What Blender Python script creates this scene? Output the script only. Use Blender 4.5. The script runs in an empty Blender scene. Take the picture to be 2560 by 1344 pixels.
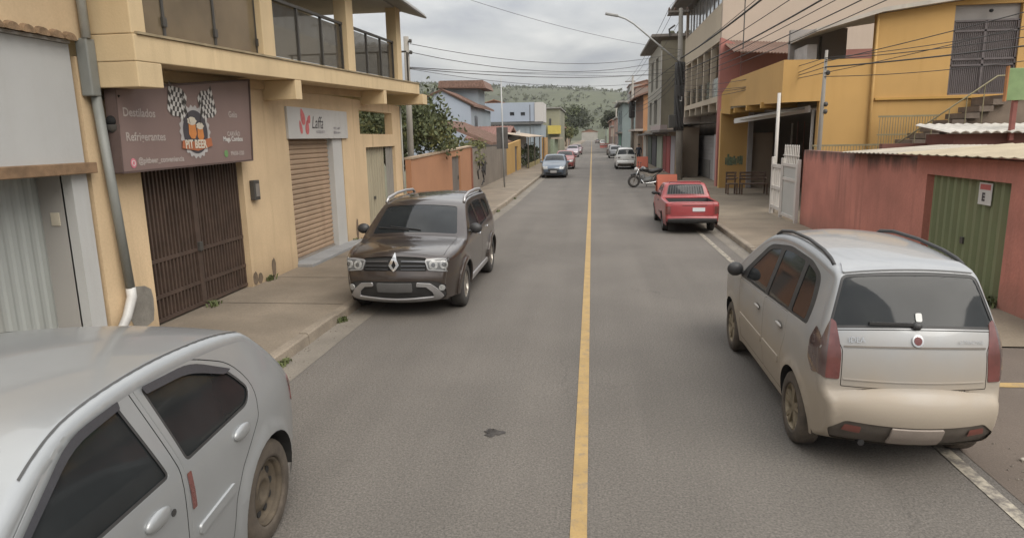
import bpy, bmesh, math, random
from mathutils import Vector, Matrix, noise as mnoise
from mathutils.geometry import delaunay_2d_cdt
random.seed(7)
PI = math.pi
SC = bpy.context.scene
COL = SC.collection
V = Vector

# ------------------------------------------------------------------ camera
CAM_H = 2.6
F_PX, CX, CY = 1668.0, 1280.0, 672.0
YAW, PITCH, ROLL = math.radians(6.9205), math.radians(11.1281), math.radians(-1.1)
fwd = V((-math.sin(YAW)*math.cos(PITCH), math.cos(YAW)*math.cos(PITCH), -math.sin(PITCH)))
r0 = V((math.cos(YAW), math.sin(YAW), 0)); u0 = r0.cross(fwd)
rgt = r0*math.cos(ROLL) + u0*math.sin(ROLL)
upv = -r0*math.sin(ROLL) + u0*math.cos(ROLL)
cam_d = bpy.data.cameras.new('camera'); cam = bpy.data.objects.new('camera', cam_d); COL.objects.link(cam)
cam.matrix_world = Matrix(((rgt.x, upv.x, -fwd.x, 0), (rgt.y, upv.y, -fwd.y, 0), (rgt.z, upv.z, -fwd.z, CAM_H), (0, 0, 0, 1)))
cam_d.sensor_width = 36; cam_d.lens = 36*F_PX/2560; cam_d.clip_end = 9000; cam_d.clip_start = .05
SC.camera = cam

def at(px, py, X=None, Y=None, Z=None):
    """survey helper: the point of the place seen at a photo pixel, at a known X, Y or Z"""
    d = fwd + rgt*((px-CX)/F_PX) - upv*((py-CY)/F_PX)
    t = X/d.x if X is not None else (Y/d.y if Y is not None else (Z-CAM_H)/d.z)
    return V((0, 0, CAM_H)) + d*t

# ------------------------------------------------------------------ materials
MATS = {}
def lin(c):
    return tuple(((v/255)/12.92 if v/255 <= .04045 else ((v/255+.055)/1.055)**2.4) for v in c)
def M(name, col, rough=.8, var=.18, scale=2.5, bump=0., bscale=60, metal=0., coat=0., spec=.5, streak=None, sfac=.6, dust=None, dz=(0.3, .9), dmax=.8, fine=.12, fscale=90):
    if name in MATS: return MATS[name]
    m = bpy.data.materials.new(name); m.use_nodes = True; MATS[name] = m
    n, l = m.node_tree.nodes, m.node_tree.links
    b = n['Principled BSDF']; b.inputs['Roughness'].default_value = rough; b.inputs['Metallic'].default_value = metal
    b.inputs['Coat Weight'].default_value = coat; b.inputs['Coat Roughness'].default_value = .06
    b.inputs['Specular IOR Level'].default_value = spec
    tc = n.new('ShaderNodeTexCoord')
    def noise(scale, detail=4, vec=None, rough_=.55):
        t = n.new('ShaderNodeTexNoise'); t.inputs['Scale'].default_value = scale; t.inputs['Detail'].default_value = detail
        t.inputs['Roughness'].default_value = rough_
        l.new(vec or tc.outputs['Object'], t.inputs['Vector']); return t.outputs['Fac']
    def ramp(f, a, c, lo=0., hi=1.):
        r = n.new('ShaderNodeMapRange'); r.inputs['From Min'].default_value = a; r.inputs['From Max'].default_value = c
        r.inputs['To Min'].default_value = lo; r.inputs['To Max'].default_value = hi
        l.new(f, r.inputs['Value']); return r.outputs['Result']
    def mix(f, a, c, mode='MIX'):
        x = n.new('ShaderNodeMix'); x.data_type = 'RGBA'; x.blend_type = mode
        if isinstance(f, float): x.inputs[0].default_value = f
        else: l.new(f, x.inputs[0])
        for s, v in ((x.inputs[6], a), (x.inputs[7], c)):
            if isinstance(v, tuple): s.default_value = (*v[:3], 1)
            else: l.new(v, s)
        return x.outputs[2]
    c = mix(ramp(noise(scale), .3, .7), tuple(v*(1-var) for v in col), tuple(min(1, v*(1+var)) for v in col))
    if fine:
        c = mix(ramp(noise(fscale, 2), .3, .7), c, tuple(v*(1-2.2*fine) for v in col)) if fine < 0 else mix(ramp(noise(fscale, 2), .35, .75, 0, fine*2), c, tuple(v*.55 for v in col))
    if streak:
        mp = n.new('ShaderNodeMapping'); mp.inputs['Scale'].default_value = (5, 5, .35); l.new(tc.outputs['Object'], mp.inputs['Vector'])
        s1 = ramp(noise(1.0, 5, mp.outputs['Vector']), .5, .75)
        s2 = ramp(noise(.7, 3), .35, .65)
        mu = n.new('ShaderNodeMath'); mu.operation = 'MULTIPLY'; l.new(s1, mu.inputs[0]); l.new(s2, mu.inputs[1])
        mu2 = n.new('ShaderNodeMath'); mu2.operation = 'MULTIPLY'; l.new(mu.outputs[0], mu2.inputs[0]); mu2.inputs[1].default_value = sfac
        c = mix(mu2.outputs[0], c, streak)
    if dust:
        sp = n.new('ShaderNodeSeparateXYZ'); l.new(tc.outputs['Object'], sp.inputs[0])
        ad = n.new('ShaderNodeMath'); ad.operation = 'MULTIPLY_ADD'; ad.inputs[1].default_value = .35
        l.new(noise(3.5, 5), ad.inputs[0]); l.new(sp.outputs['Z'], ad.inputs[2])
        f = ramp(ad.outputs[0], dz[0]+.17, dz[1]+.17, dmax, 0.04)
        c = mix(f, c, dust)
        l.new(ramp(f, 0, 1, rough, .75), b.inputs['Roughness'])
        l.new(ramp(f, 0, 1, coat, 0), b.inputs['Coat Weight'])
        l.new(ramp(f, 0, 1, metal, 0), b.inputs['Metallic'])
    l.new(c, b.inputs['Base Color'])
    if bump:
        bp = n.new('ShaderNodeBump'); bp.inputs['Strength'].default_value = bump; bp.inputs['Distance'].default_value = .02
        l.new(noise(bscale, 4), bp.inputs['Height']); l.new(bp.outputs[0], b.inputs['Normal'])
    m['lib'] = True
    return m
def nodes_of(m): return m.node_tree.nodes, m.node_tree.links, m.node_tree.nodes['Principled BSDF']

def glass(name, tint, alpha, rough=.03):
    """tinted pane: part lets the room through, part is reflection"""
    m = bpy.data.materials.new(name); m.use_nodes = True; n, l = m.node_tree.nodes, m.node_tree.links
    b = n['Principled BSDF']; b.inputs['Base Color'].default_value = (*tint, 1); b.inputs['Roughness'].default_value = rough
    b.inputs['Coat Weight'].default_value = .6; b.inputs['IOR'].default_value = 1.5
    t = n.new('ShaderNodeBsdfTransparent'); t.inputs[0].default_value = (*[min(1, v*3+.35) for v in tint], 1)
    mx = n.new('ShaderNodeMixShader'); mx.inputs[0].default_value = alpha
    l.new(t.outputs[0], mx.inputs[1]); l.new(b.outputs[0], mx.inputs[2]); l.new(mx.outputs[0], n['Material Output'].inputs[0])
    return m

# ------------------------------------------------------------------ mesh helpers
LOC = {}
def tag(o, label=None, cat=None, group=None, kind=None):
    if label: o['label'] = label
    if cat: o['category'] = cat
    if group: o['group'] = group
    if kind: o['kind'] = kind
    return o
def thing(name, label, cat, loc=(0, 0, 0), group=None):
    o = bpy.data.objects.new(name, None); COL.objects.link(o); o.location = loc; o.empty_display_size = .2
    LOC[o.name] = V(loc)
    return tag(o, label, cat, group)
def link(me, name, mat, parent=None, base=True):
    o = bpy.data.objects.new(name, me); COL.objects.link(o)
    if mat: me.materials.append(mat)
    if parent is not None:
        loc = LOC[parent.name]; o.parent = parent; LOC[o.name] = loc
    else:
        loc = V((0, 0, 0))
        if base and len(me.vertices):
            xs = [v.co.x for v in me.vertices]; ys = [v.co.y for v in me.vertices]; zs = [v.co.z for v in me.vertices]
            loc = V(((min(xs)+max(xs))/2, (min(ys)+max(ys))/2, min(zs)))
        o.location = loc; LOC[o.name] = loc
    if loc.length: me.transform(Matrix.Translation(-loc))
    return o
class MB:
    def __init__(s): s.v = []; s.f = []
    def quad(s, a, b, c, d):
        i = len(s.v); s.v += [tuple(a), tuple(b), tuple(c), tuple(d)]; s.f.append((i, i+1, i+2, i+3)); return s
    def box(s, x0, x1, y0, y1, z0, z1):
        x0, x1 = min(x0, x1), max(x0, x1); y0, y1 = min(y0, y1), max(y0, y1); z0, z1 = min(z0, z1), max(z0, z1)
        i = len(s.v); s.v += [(x, y, z) for x in (x0, x1) for y in (y0, y1) for z in (z0, z1)]
        s.f += [tuple(i+k for k in q) for q in ((0, 1, 3, 2), (4, 6, 7, 5), (0, 4, 5, 1), (2, 3, 7, 6), (0, 2, 6, 4), (1, 5, 7, 3))]; return s
    def obox(s, c, ax, ay, az):
        c, ax, ay, az = V(c), V(ax), V(ay), V(az)
        i = len(s.v); s.v += [tuple(c+ax*a+ay*b+az*d) for a in (-1, 1) for b in (-1, 1) for d in (-1, 1)]
        s.f += [tuple(i+k for k in q) for q in ((0, 1, 3, 2), (4, 6, 7, 5), (0, 4, 5, 1), (2, 3, 7, 6), (0, 2, 6, 4), (1, 5, 7, 3))]; return s
    def bar(s, a, b, w, h=None, up=(0, 0, 1)):
        a, b = V(a), V(b); d = (b-a); L = d.length; d.normalize(); u = V(up)
        if abs(d.dot(u)) > .95: u = V((0, 1, 0))
        x = d.cross(u).normalized(); y = x.cross(d)
        return s.obox((a+b)/2, d*(L/2), x*(w/2), y*((h or w)/2))
    def tube(s, pts, r, n=8, caps=True):
        pts = [V(p) for p in pts]; rr = r if isinstance(r, (list, tuple)) else [r]*len(pts); base = len(s.v); x = None
        for k, p in enumerate(pts):
            d = (pts[min(k+1, len(pts)-1)]-pts[max(k-1, 0)]).normalized()
            if x is None: x = d.cross(V((0, 0, 1)) if abs(d.z) < .9 else V((0, 1, 0))).normalized()
            else: x = (x-d*x.dot(d)).normalized()
            y = d.cross(x)
            s.v += [tuple(p+(x*math.cos(2*PI*j/n)+y*math.sin(2*PI*j/n))*rr[k]) for j in range(n)]
        for k in range(len(pts)-1):
            for j in range(n):
                a = base+k*n+j; b = base+k*n+(j+1) % n
                s.f.append((a, b, b+n, a+n))
        if caps: s.f += [tuple(base+j for j in range(n))[::-1], tuple(base+(len(pts)-1)*n+j for j in range(n))]
        return s
    def lathe(s, prof, c, axis=(0, 0, 1), n=24, close=False):
        c = V(c); a = V(axis).normalized(); x = a.cross(V((1, 0, 0)) if abs(a.x) < .9 else V((0, 1, 0))).normalized(); y = a.cross(x); base = len(s.v)
        for r, h in prof: s.v += [tuple(c+a*h+(x*math.cos(2*PI*j/n)+y*math.sin(2*PI*j/n))*r) for j in range(n)]
        m = len(prof)
        for k in range(m if close else m-1):
            for j in range(n):
                k2 = (k+1) % m
                s.f.append((base+k*n+j, base+k*n+(j+1) % n, base+k2*n+(j+1) % n, base+k2*n+j))
        return s
    def ell(s, c, rx, ry, rz, n=14, m=8):
        base = len(s.v); c = V(c)
        for k in range(m+1):
            t = PI*k/m
            s.v += [tuple(c+V((rx*math.sin(t)*math.cos(2*PI*j/n), ry*math.sin(t)*math.sin(2*PI*j/n), rz*math.cos(t)))) for j in range(n)]
        for k in range(m):
            for j in range(n): s.f.append((base+k*n+j, base+(k+1)*n+j, base+(k+1)*n+(j+1) % n, base+k*n+(j+1) % n))
        return s
    def prism(s, poly, fn, lo, hi):
        """poly: 2D outline (ccw), fn(a,b,d)->3D, extruded from d=lo to hi"""
        base = len(s.v); n = len(poly)
        s.v += [tuple(fn(a, b, lo)) for a, b in poly]+[tuple(fn(a, b, hi)) for a, b in poly]
        s.f += [tuple(range(base, base+n)), tuple(range(base+n, base+2*n))[::-1]]
        for k in range(n): s.f.append((base+k, base+n+k, base+n+(k+1) % n, base+(k+1) % n))
        return s
    def build(s, name, mat, parent=None, smooth=False, bevel=0., seg=2, kind=None, base=True):
        me = bpy.data.meshes.new(name); me.from_pydata(s.v, [], s.f); me.update()
        bm = bmesh.new(); bm.from_mesh(me); bmesh.ops.recalc_face_normals(bm, faces=bm.faces); bm.to_mesh(me); bm.free()
        if smooth:
            me.polygons.foreach_set('use_smooth', [True]*len(me.polygons))
        o = link(me, name, mat, parent, base and kind != 'structure')
        if bevel:
            b = o.modifiers.new('bevel', 'BEVEL'); b.width = bevel; b.segments = seg; b.limit_method = 'ANGLE'; b.angle_limit = .6
        if kind: o['kind'] = kind
        return o

def pip(p, poly):
    x, y = p; c = False; j = len(poly)-1
    for i in range(len(poly)):
        xi, yi = poly[i]; xj, yj = poly[j]
        if (yi > y) != (yj > y) and x < (xj-xi)*(y-yi)/(yj-yi)+xi: c = not c
        j = i
    return c
def edist(p, poly):
    best = 9; px, py = p
    for i in range(len(poly)):
        ax, ay = poly[i-1]; bx, by = poly[i]; dx, dy = bx-ax, by-ay; L = dx*dx+dy*dy
        t = 0 if L == 0 else max(0, min(1, ((px-ax)*dx+(py-ay)*dy)/L))
        best = min(best, (px-ax-t*dx)**2+(py-ay-t*dy)**2)
    return best**.5
def densify(poly, d):
    o = []
    for i in range(len(poly)):
        a = poly[i]; b = poly[(i+1) % len(poly)]; n = max(1, int(math.hypot(b[0]-a[0], b[1]-a[1])/d))
        o += [(a[0]+(b[0]-a[0])*k/n, a[1]+(b[1]-a[1])*k/n) for k in range(n)]
    return o
def area(p): return sum(p[i-1][0]*p[i][1]-p[i][0]*p[i-1][1] for i in range(len(p)))/2
def round_poly(pts, r=.04, n=4):
    o = []; N = len(pts)
    for i in range(N):
        rr = pts[i][2] if len(pts[i]) > 2 else r
        p = V(pts[i][:2]); a = V(pts[i-1][:2])-p; b = V(pts[(i+1) % N][:2])-p
        d = min(rr, a.length*.45, b.length*.45)
        A = p+a.normalized()*d; B = p+b.normalized()*d
        if d < 1e-4: o.append(tuple(p)); continue
        for k in range(n+1):
            t = k/n; q = A*(1-t)**2+p*2*t*(1-t)+B*t*t; o.append((q.x, q.y))
    return o
def offset_poly(poly, d):
    """positive d shrinks"""
    s = 1 if area(poly) > 0 else -1; o = []; N = len(poly)
    for i in range(N):
        p = V(poly[i]); e1 = (p-V(poly[i-1])); e2 = (V(poly[(i+1) % N])-p)
        if e1.length < 1e-6: e1 = e2
        if e2.length < 1e-6: e2 = e1
        e1.normalize(); e2.normalize(); n1 = V((-e1.y, e1.x)); n2 = V((-e2.y, e2.x)); m = n1+n2
        m = m.normalized() if m.length > 1e-6 else n1
        k = d/max(.4, m.dot(n1)); q = p+m*(k*s); o.append((q.x, q.y))
    return o
def cdt(outer, holes, sp):
    outer = densify(outer, sp); holes = [densify(h, sp) for h in holes]
    pts = []; edges = []
    for lp in [outer]+holes:
        b = len(pts); pts += [V(p) for p in lp]; edges += [(b+i, b+(i+1) % len(lp)) for i in range(len(lp))]
    x0 = min(p[0] for p in outer); x1 = max(p[0] for p in outer); y0 = min(p[1] for p in outer); y1 = max(p[1] for p in outer)
    nx = int((x1-x0)/sp); ny = int((y1-y0)/sp)
    if (nx+1)*(ny+1) < 16000:
        for i in range(1, nx+1):
            for j in range(1, ny+1):
                p = (x0+(x1-x0)*(i/(nx+1)), y0+(y1-y0)*((j+.5*(i % 2))/(ny+1.5)))
                if pip(p, outer) and not any(pip(p, h) for h in holes) and min([edist(p, outer)]+[edist(p, h) for h in holes]) > sp*.45: pts.append(V(p))
    r = delaunay_2d_cdt(pts, edges, [], 0, 1e-5)
    vs = [(v.x, v.y) for v in r[0]]; fs = []
    for f in r[2]:
        c = (sum(vs[i][0] for i in f)/len(f), sum(vs[i][1] for i in f)/len(f))
        if pip(c, outer) and not any(pip(c, h) for h in holes): fs.append(tuple(f))
    return vs, fs, outer, holes
def wall(name, mat, outer, holes, fn, depth, parent=None, sp=9., **k):
    """flat plate with holes; fn(a,b,d) -> 3D point; d=0 is the face seen, depth is behind it"""
    vs, fs, o, h = cdt(outer, holes, sp); m = MB(); n = len(vs)
    m.v = [tuple(fn(a, b, 0)) for a, b in vs]+[tuple(fn(a, b, depth)) for a, b in vs]
    m.f = [f for f in fs]+[tuple(i+n for i in f[::-1]) for f in fs]
    for lp in [o]+h:
        for i in range(len(lp)):
            a, b = lp[i-1], lp[i]
            m.quad(fn(*a, 0), fn(*b, 0), fn(*b, depth), fn(*a, depth))
    me_o = m.build(name, mat, parent, **k)
    bm = bmesh.new(); bm.from_mesh(me_o.data); bmesh.ops.remove_doubles(bm, verts=bm.verts, dist=1e-4); bmesh.ops.recalc_face_normals(bm, faces=bm.faces); bm.to_mesh(me_o.data); bm.free()
    return me_o
def rect(a0, a1, b0, b1): return [(a0, b0), (a1, b0), (a1, b1), (a0, b1)]
def FX(x, s=-1):   # plate in the Y-Z plane at x; depth goes to s*X
    return lambda a, b, d: (x+s*d, a, b)
def FY(y, s=1):    # plate in the X-Z plane at y
    return lambda a, b, d: (a, y+s*d, b)
def text(body, mat, parent, origin, ax, size, name='lettering', up=(0, 0, 1), shear=0., align='LEFT', off=.004, sx=1., bold=0.):
    c = bpy.data.curves.new('t', 'FONT'); c.body = body; c.size = size; c.shear = shear; c.align_x = align; c.resolution_u = 3; c.offset = bold
    to = bpy.data.objects.new('t', c); COL.objects.link(to)
    dg = bpy.context.evaluated_depsgraph_get(); me = bpy.data.meshes.new_from_object(to.evaluated_get(dg)); bpy.data.objects.remove(to)
    ax = V(ax).normalized(); up = V(up).normalized(); nn = ax.cross(up); o = V(origin)
    for v in me.vertices: v.co = o+ax*(v.co.x*sx)+up*v.co.y+nn*off
    me.materials.clear(); me.update()
    return link(me, name, mat, parent)
# ------------------------------------------------------------------ vehicles
def chaikin(pts, it=3):
    for _ in range(it):
        o = [pts[0]]
        for a, b in zip(pts, pts[1:]):
            o.append(tuple(x*.75+y*.25 for x, y in zip(a, b))); o.append(tuple(x*.25+y*.75 for x, y in zip(a, b)))
        o.append(pts[-1]); pts = o
    return pts
class Shell:
    """a car body as two continuous surfaces: the side y = W(x,z) and a sheet wrapped over nose, roof and tail"""
    def __init__(s, sil, w0, zbelt, tum, wheels, R, front=(.75, .17), rear=(.6, .12), sill=.04, flare=.02, q=.06, crease=None):
        s.w0, s.zb, s.tum, s.wheels, s.R, s.fr, s.rr, s.sill, s.fl, s.q, s.crease = w0, zbelt, tum, wheels, R, front, rear, sill, flare, q, crease
        pts = chaikin(sil, 3); s.L = max(p[0] for p in pts)
        # resample by arc length
        S = [0]
        for a, b in zip(pts, pts[1:]): S.append(S[-1]+math.hypot(a[0]-b[0], a[1]-b[1]))
        s.S = S[-1]; s.P = pts; s.A = S
        N = int(s.S/(q*.6)); s.us = [s.S*i/N for i in range(N+1)]
    def E(s, u):
        u = max(0, min(s.S, u)); A = s.A; lo, hi = 0, len(A)-1
        while hi-lo > 1:
            m = (lo+hi)//2
            if A[m] <= u: lo = m
            else: hi = m
        t = (u-A[lo])/max(1e-9, A[hi]-A[lo]); return tuple(a+(b-a)*t for a, b in zip(s.P[lo], s.P[hi]))
    def Nrm(s, u):
        a, b = s.E(u-.03), s.E(u+.03); d = V((b[0]-a[0], b[1]-a[1])).normalized(); return V((-d.y, d.x))
    def C(s, u):
        e = s.E(u); n = s.Nrm(u); return e[0]-n.x*e[2], e[1]-n.y*e[2]
    def W(s, x, z):
        w = s.w0
        if z < s.zb: w -= s.sill*max(0, (s.zb-.28-z))**2/.16
        k = (z-s.zb)/.05; sp = .05*(math.log1p(math.exp(k)) if k < 30 else k); w -= s.tum*sp
        if s.crease:
            zc, dp = s.crease; w -= dp*max(0, 1-abs((z-zc)/.16))**2 if z < zc else dp*max(0, 1-(z-zc)/.05) if z < zc+.05 else 0
        xf, cf = s.fr
        if x < xf: w -= cf*((xf-x)/xf)**2.6
        xr, cr = s.rr
        if x > s.L-xr: w -= cr*((x-s.L+xr)/xr)**2.6
        for cx, cz in s.wheels:
            d = math.hypot(x-cx, z-cz)-s.R
            if z < s.zb: w += s.fl*math.exp(-(d/.05)**2)
        return w
    def Wi(s, u): return s.W(*s.C(u))-s.E(u)[2]
    def Ymax(s, u): return s.Wi(u)+s.E(u)[2]*PI/2
    def T(s, u, y):
        e = s.E(u); n = s.Nrm(u); c = s.C(u); wi = s.Wi(u); r = e[2]; sg = -1 if y < 0 else 1; ay = abs(y)
        if ay <= wi:
            h = r+e[3]*(1-(ay/wi)**2); yy = ay
        else:
            t = min(PI/2, (ay-wi)/r); h = r*math.cos(t); yy = wi+r*math.sin(t)
        return V((c[0]+n.x*h, sg*yy, c[1]+n.y*h))
    def Tn(s, u, y):
        a = s.T(u+.02, y)-s.T(u-.02, y); b = s.T(u, y+.015)-s.T(u, y-.015)
        n = b.cross(a); return -n.normalized() if n.length > 1e-9 else V((0, 0, 1))
    def sd(s, sg): return (lambda x, z: V((x, sg*s.W(x, z), z)))
    def sdn(s, sg):
        def f(x, z):
            gx = (s.W(x+.012, z)-s.W(x-.012, z))/.024; gz = (s.W(x, z+.012)-s.W(x, z-.012))/.024
            return V((-gx, sg, -gz)).normalized()
        return f
    def sz(s, z, rear=False):
        us = s.us if not rear else s.us[::-1]
        for a, b in zip(us, us[1:]):
            za, zb = s.E(a)[1], s.E(b)[1]
            if za <= z < zb: return a+(b-a)*(z-za)/(zb-za)
        return us[-1]
    def sx(s, x):
        best = None
        for a, b in zip(s.us, s.us[1:]):
            xa, xb = s.E(a)[0], s.E(b)[0]
            if xa <= x <= xb and s.E(a)[1] > .6: best = a+(b-a)*(x-xa)/max(1e-9, xb-xa); break
        return best if best is not None else s.S/2
    # patches -----------------------------------------------------------
    def patch(s, name, mat, outer, holes, pf, nf, parent, off=0., depth=.0, sp=None, flip=False):
        vs, fs, o, h = cdt(outer, holes, sp or s.q); P = []; Nn = []
        for a, b in vs:
            n = nf(a, b); P.append(pf(a, b)+n*off); Nn.append(n)
        F = []
        for f in fs:
            q = [P[i] for i in f[:3]]; n = (q[1]-q[0]).cross(q[2]-q[0])
            F.append(f if n.dot(Nn[f[0]]) > 0 else f[::-1])
        if depth:
            for lp in [o]+h:
                for i in range(len(lp)):
                    a, b = lp[i-1], lp[i]; na, nb = nf(*a), nf(*b); pa, pb = pf(*a), pf(*b)
                    k = len(P); P += [pa+na*off, pb+nb*off, pb+nb*(off-depth), pa+na*(off-depth)]
                    mx_, my_ = (a[0]+b[0])/2, (a[1]+b[1])/2; ex, ey = b[0]-a[0], b[1]-a[1]; eL = math.hypot(ex, ey) or 1
                    sg2 = (1 if area(lp) > 0 else -1)*(1 if lp is o else -1)
                    qx, qy = ey/eL*.004*sg2, -ex/eL*.004*sg2
                    sn = pf(mx_+qx, my_+qy)-pf(mx_, my_); sn = sn-na*sn.dot(na); sn = sn.normalized() if sn.length > 1e-9 else na
                    Nn += [(na+sn).normalized(), (nb+sn).normalized(), sn, sn]; F.append((k, k+1, k+2, k+3) if (pb-pa).cross(-na).dot(sn) > 0 else (k+3, k+2, k+1, k))
        me = bpy.data.meshes.new(name); me.from_pydata([tuple(p) for p in P], [], F); me.update()
        me.polygons.foreach_set('use_smooth', [True]*len(me.polygons))
        me.normals_split_custom_set_from_vertices([tuple(n) for n in Nn])
        return link(me, name, mat, parent)
    def side(s, name, mat, poly, parent, sg, holes=[], **k): return s.patch(name, mat, poly, holes, s.sd(sg), s.sdn(sg), parent, **k)
    def top(s, name, mat, poly, parent, holes=[], **k): return s.patch(name, mat, poly, holes, s.T, s.Tn, parent, **k)
    def side_outline(s, zb):
        us = s.us; c = [s.C(u) for u in us]
        bot = []
        x = c[-1][0]
        pts = [(x-.01, zb)] if c[-1][1] > zb+.01 else []
        for cx, cz in sorted(s.wheels, reverse=True):
            h = max(0, cz-zb); dx = math.sqrt(max(0, s.R**2-h*h)); a0 = math.atan2(-h, dx)
            n = 18
            for i in range(n+1):
                a = a0+(PI-2*a0)*i/n; pts.append((cx+s.R*math.cos(a), cz+s.R*math.sin(a)))
        if c[0][1] > zb+.01: pts.append((c[0][0]+.01, zb))
        return c+pts
    def ring(s, name, mat, poly, parent, sg, w, off=.002, outward=False, sp=None):
        """a band of width w just inside (or outside) an outline on the side"""
        inner = offset_poly(poly, -w if outward else w)
        if outward: poly, inner = inner, poly
        return s.side(name, mat, poly, parent, sg, [inner], off=off, sp=sp)

def wheel(parent, x, y, z, r, w, sg, tyre, rimm, kind='alloy', spokes=5, dark=None, rr=.66, hub=None):
    """tyre (the part 'wheel') with its rim as sub-part, axis along y"""
    n = 32; h = w/2; R = r
    prof = [(R*rr, -h*.8), (R*rr, -h), (R*(rr+.06), -h*1.03), (R*.9, -h*1.0), (R*.975, -h*.84), (R, -h*.6), (R, h*.6), (R*.975, h*.84), (R*.9, h*1.0), (R*(rr+.06), h*1.03), (R*rr, h), (R*rr, h*.8)]
    c = V((x, y, z)); ax = V((0, sg, 0))
    o = MB().lathe(prof, c, ax, n).build('wheel', tyre, parent, smooth=True)
    m = MB(); q = R*rr
    m.lathe([(q*1.0, -h*.8), (q, h*.86), (q*.93, h*.9), (q*.88, h*.6), (q*.86, -h*.5)], c, ax, n)
    b = MB().lathe([(q*.95, -h*.1), (.001, -h*.12)], c, ax, n) if True else None
    if kind == 'alloy':
        m.lathe([(q*.26, h*.2), (q*.26, h*.72), (q*.18, h*.8), (.001, h*.8)], c, ax, 16)
        X = V((1, 0, 0)); Z = V((0, 0, 1))
        for k in range(spokes):
            for dd in ((-.11, .11) if spokes <= 6 else (0,)):
                a = 2*PI*k/spokes+.3; a2 = a+dd*1.6
                d = X*math.cos(a+dd*.6)+Z*math.sin(a+dd*.6); e = X*math.cos(a2)+Z*math.sin(a2)
                m.bar(c+ax*(h*.62)+d*q*.2, c+ax*(h*.72)+e*q*.93, .034 if spokes <= 6 else .04, .03, up=ax)
    else:
        m.lathe([(q*.88, h*.5), (q*.74, h*.15), (q*.6, h*.3), (q*.42, h*.55), (q*.3, h*.5), (q*.26, h*.25), (.001, h*.22)], c, ax, n)
    rim = m.build('rim', rimm, o, smooth=(kind != 'alloy'))
    if kind == 'alloy':
        b.build('brake_disc', dark, o, smooth=True)
    else:
        for k in range(10):
            a = 2*PI*k/10
            p = c+ax*(h*.25)+(V((1, 0, 0))*math.cos(a)+V((0, 0, 1))*math.sin(a))*q*.67
            MB().lathe([(.022, 0), (.022, .006), (.001, .006)], p, ax, 8).build('vent_hole', dark, o)
    return o

def undercar(s, parent, mat, zb, x0, x1, half):
    """dark floor pan and wheel housings"""
    m = MB().box(x0, x1, -half, half, zb+.03, .62)
    for cx, cz in s.wheels:
        n = 14
        for sg in (-1, 1):
            p = [(cx+s.R*math.cos(PI*i/n), cz+s.R*math.sin(PI*i/n)) for i in range(n+1)]
            for a, b in zip(p, p[1:]): m.quad((a[0], sg*half, a[1]), (b[0], sg*half, b[1]), (b[0], sg*s.W(*b), b[1]), (a[0], sg*s.W(*a), a[1]))
    return m.build('underbody', mat, parent)
def backing(s, parent, mat, zb):
    """dark inner skin seen only through the shut lines"""
    for sg in (-1, 1): s.side('inner_panel', mat, offset_poly(s.side_outline(zb), .012), parent, sg, off=-.03)
def full_top(s): return [(u, -s.Ymax(u)) for u in s.us]+[(u, s.Ymax(u)) for u in s.us[::-1]]
def mirror_mesh(sg, x, y, z, l=.1, w=.19, h=.13):
    m = MB(); m.ell((x, sg*(y+w*.5), z), l*.55, w*.5, h*.5, 16, 8)
    m.bar((x-.02, sg*(y-.04), z-.05), (x-.01, sg*(y+w*.25), z-.03), .07, .05)
    return m
def place(o, X, Y, head, dx):
    """head: +1 drives away (+Y), -1 faces the camera; dx = local x put at the origin"""
    a = -PI/2*head
    o.location = V((X, Y, 0)); o.rotation_euler = (0, 0, a); return o

RUB = M('tyre_rubber', (.045, .041, .038), .85, .3, 8, bump=.15, bscale=80)
RUBDUST = M('dusty_tyre', (.085, .068, .052), .9, .35, 8, bump=.15, bscale=80)
BLK = M('black_plastic', (.035, .034, .034), .5, .2, 8)
SEAM = M('dark_gap', (.02, .019, .018), .9, .1, 8)
CARGLASS = M('dark_tinted_glass', (.022, .024, .025), .05, .35, 1.2, spec=.3, fine=0)
CHROME = M('chrome', (.62, .62, .62), .18, .05, 8, metal=1.)
SILTRIM = M('silver_trim', (.42, .41, .41), .35, .1, 8, metal=.6)
REDLAMP = M('red_lamp_lens', (.14, .045, .04), .18, .3, 6, coat=1.)
DARKLAMP = M('smoked_lamp_lens', (.09, .06, .055), .12, .3, 6, coat=1.)
CLEARLAMP = M('clear_lamp_lens', (.31, .31, .30), .15, .4, 22, coat=1.)
PLATE = M('grey_plate', (.42, .41, .40), .6, .12, 5)
ALLOY = M('alloy_rim', (.38, .35, .31), .4, .15, 6, metal=.7)
DUSTALLOY = M('dusty_alloy_rim', (.25, .205, .14), .6, .2, 6, metal=.4)
RUST = M('rusty_steel_rim', (.085, .066, .045), .8, .35, 12)

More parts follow.
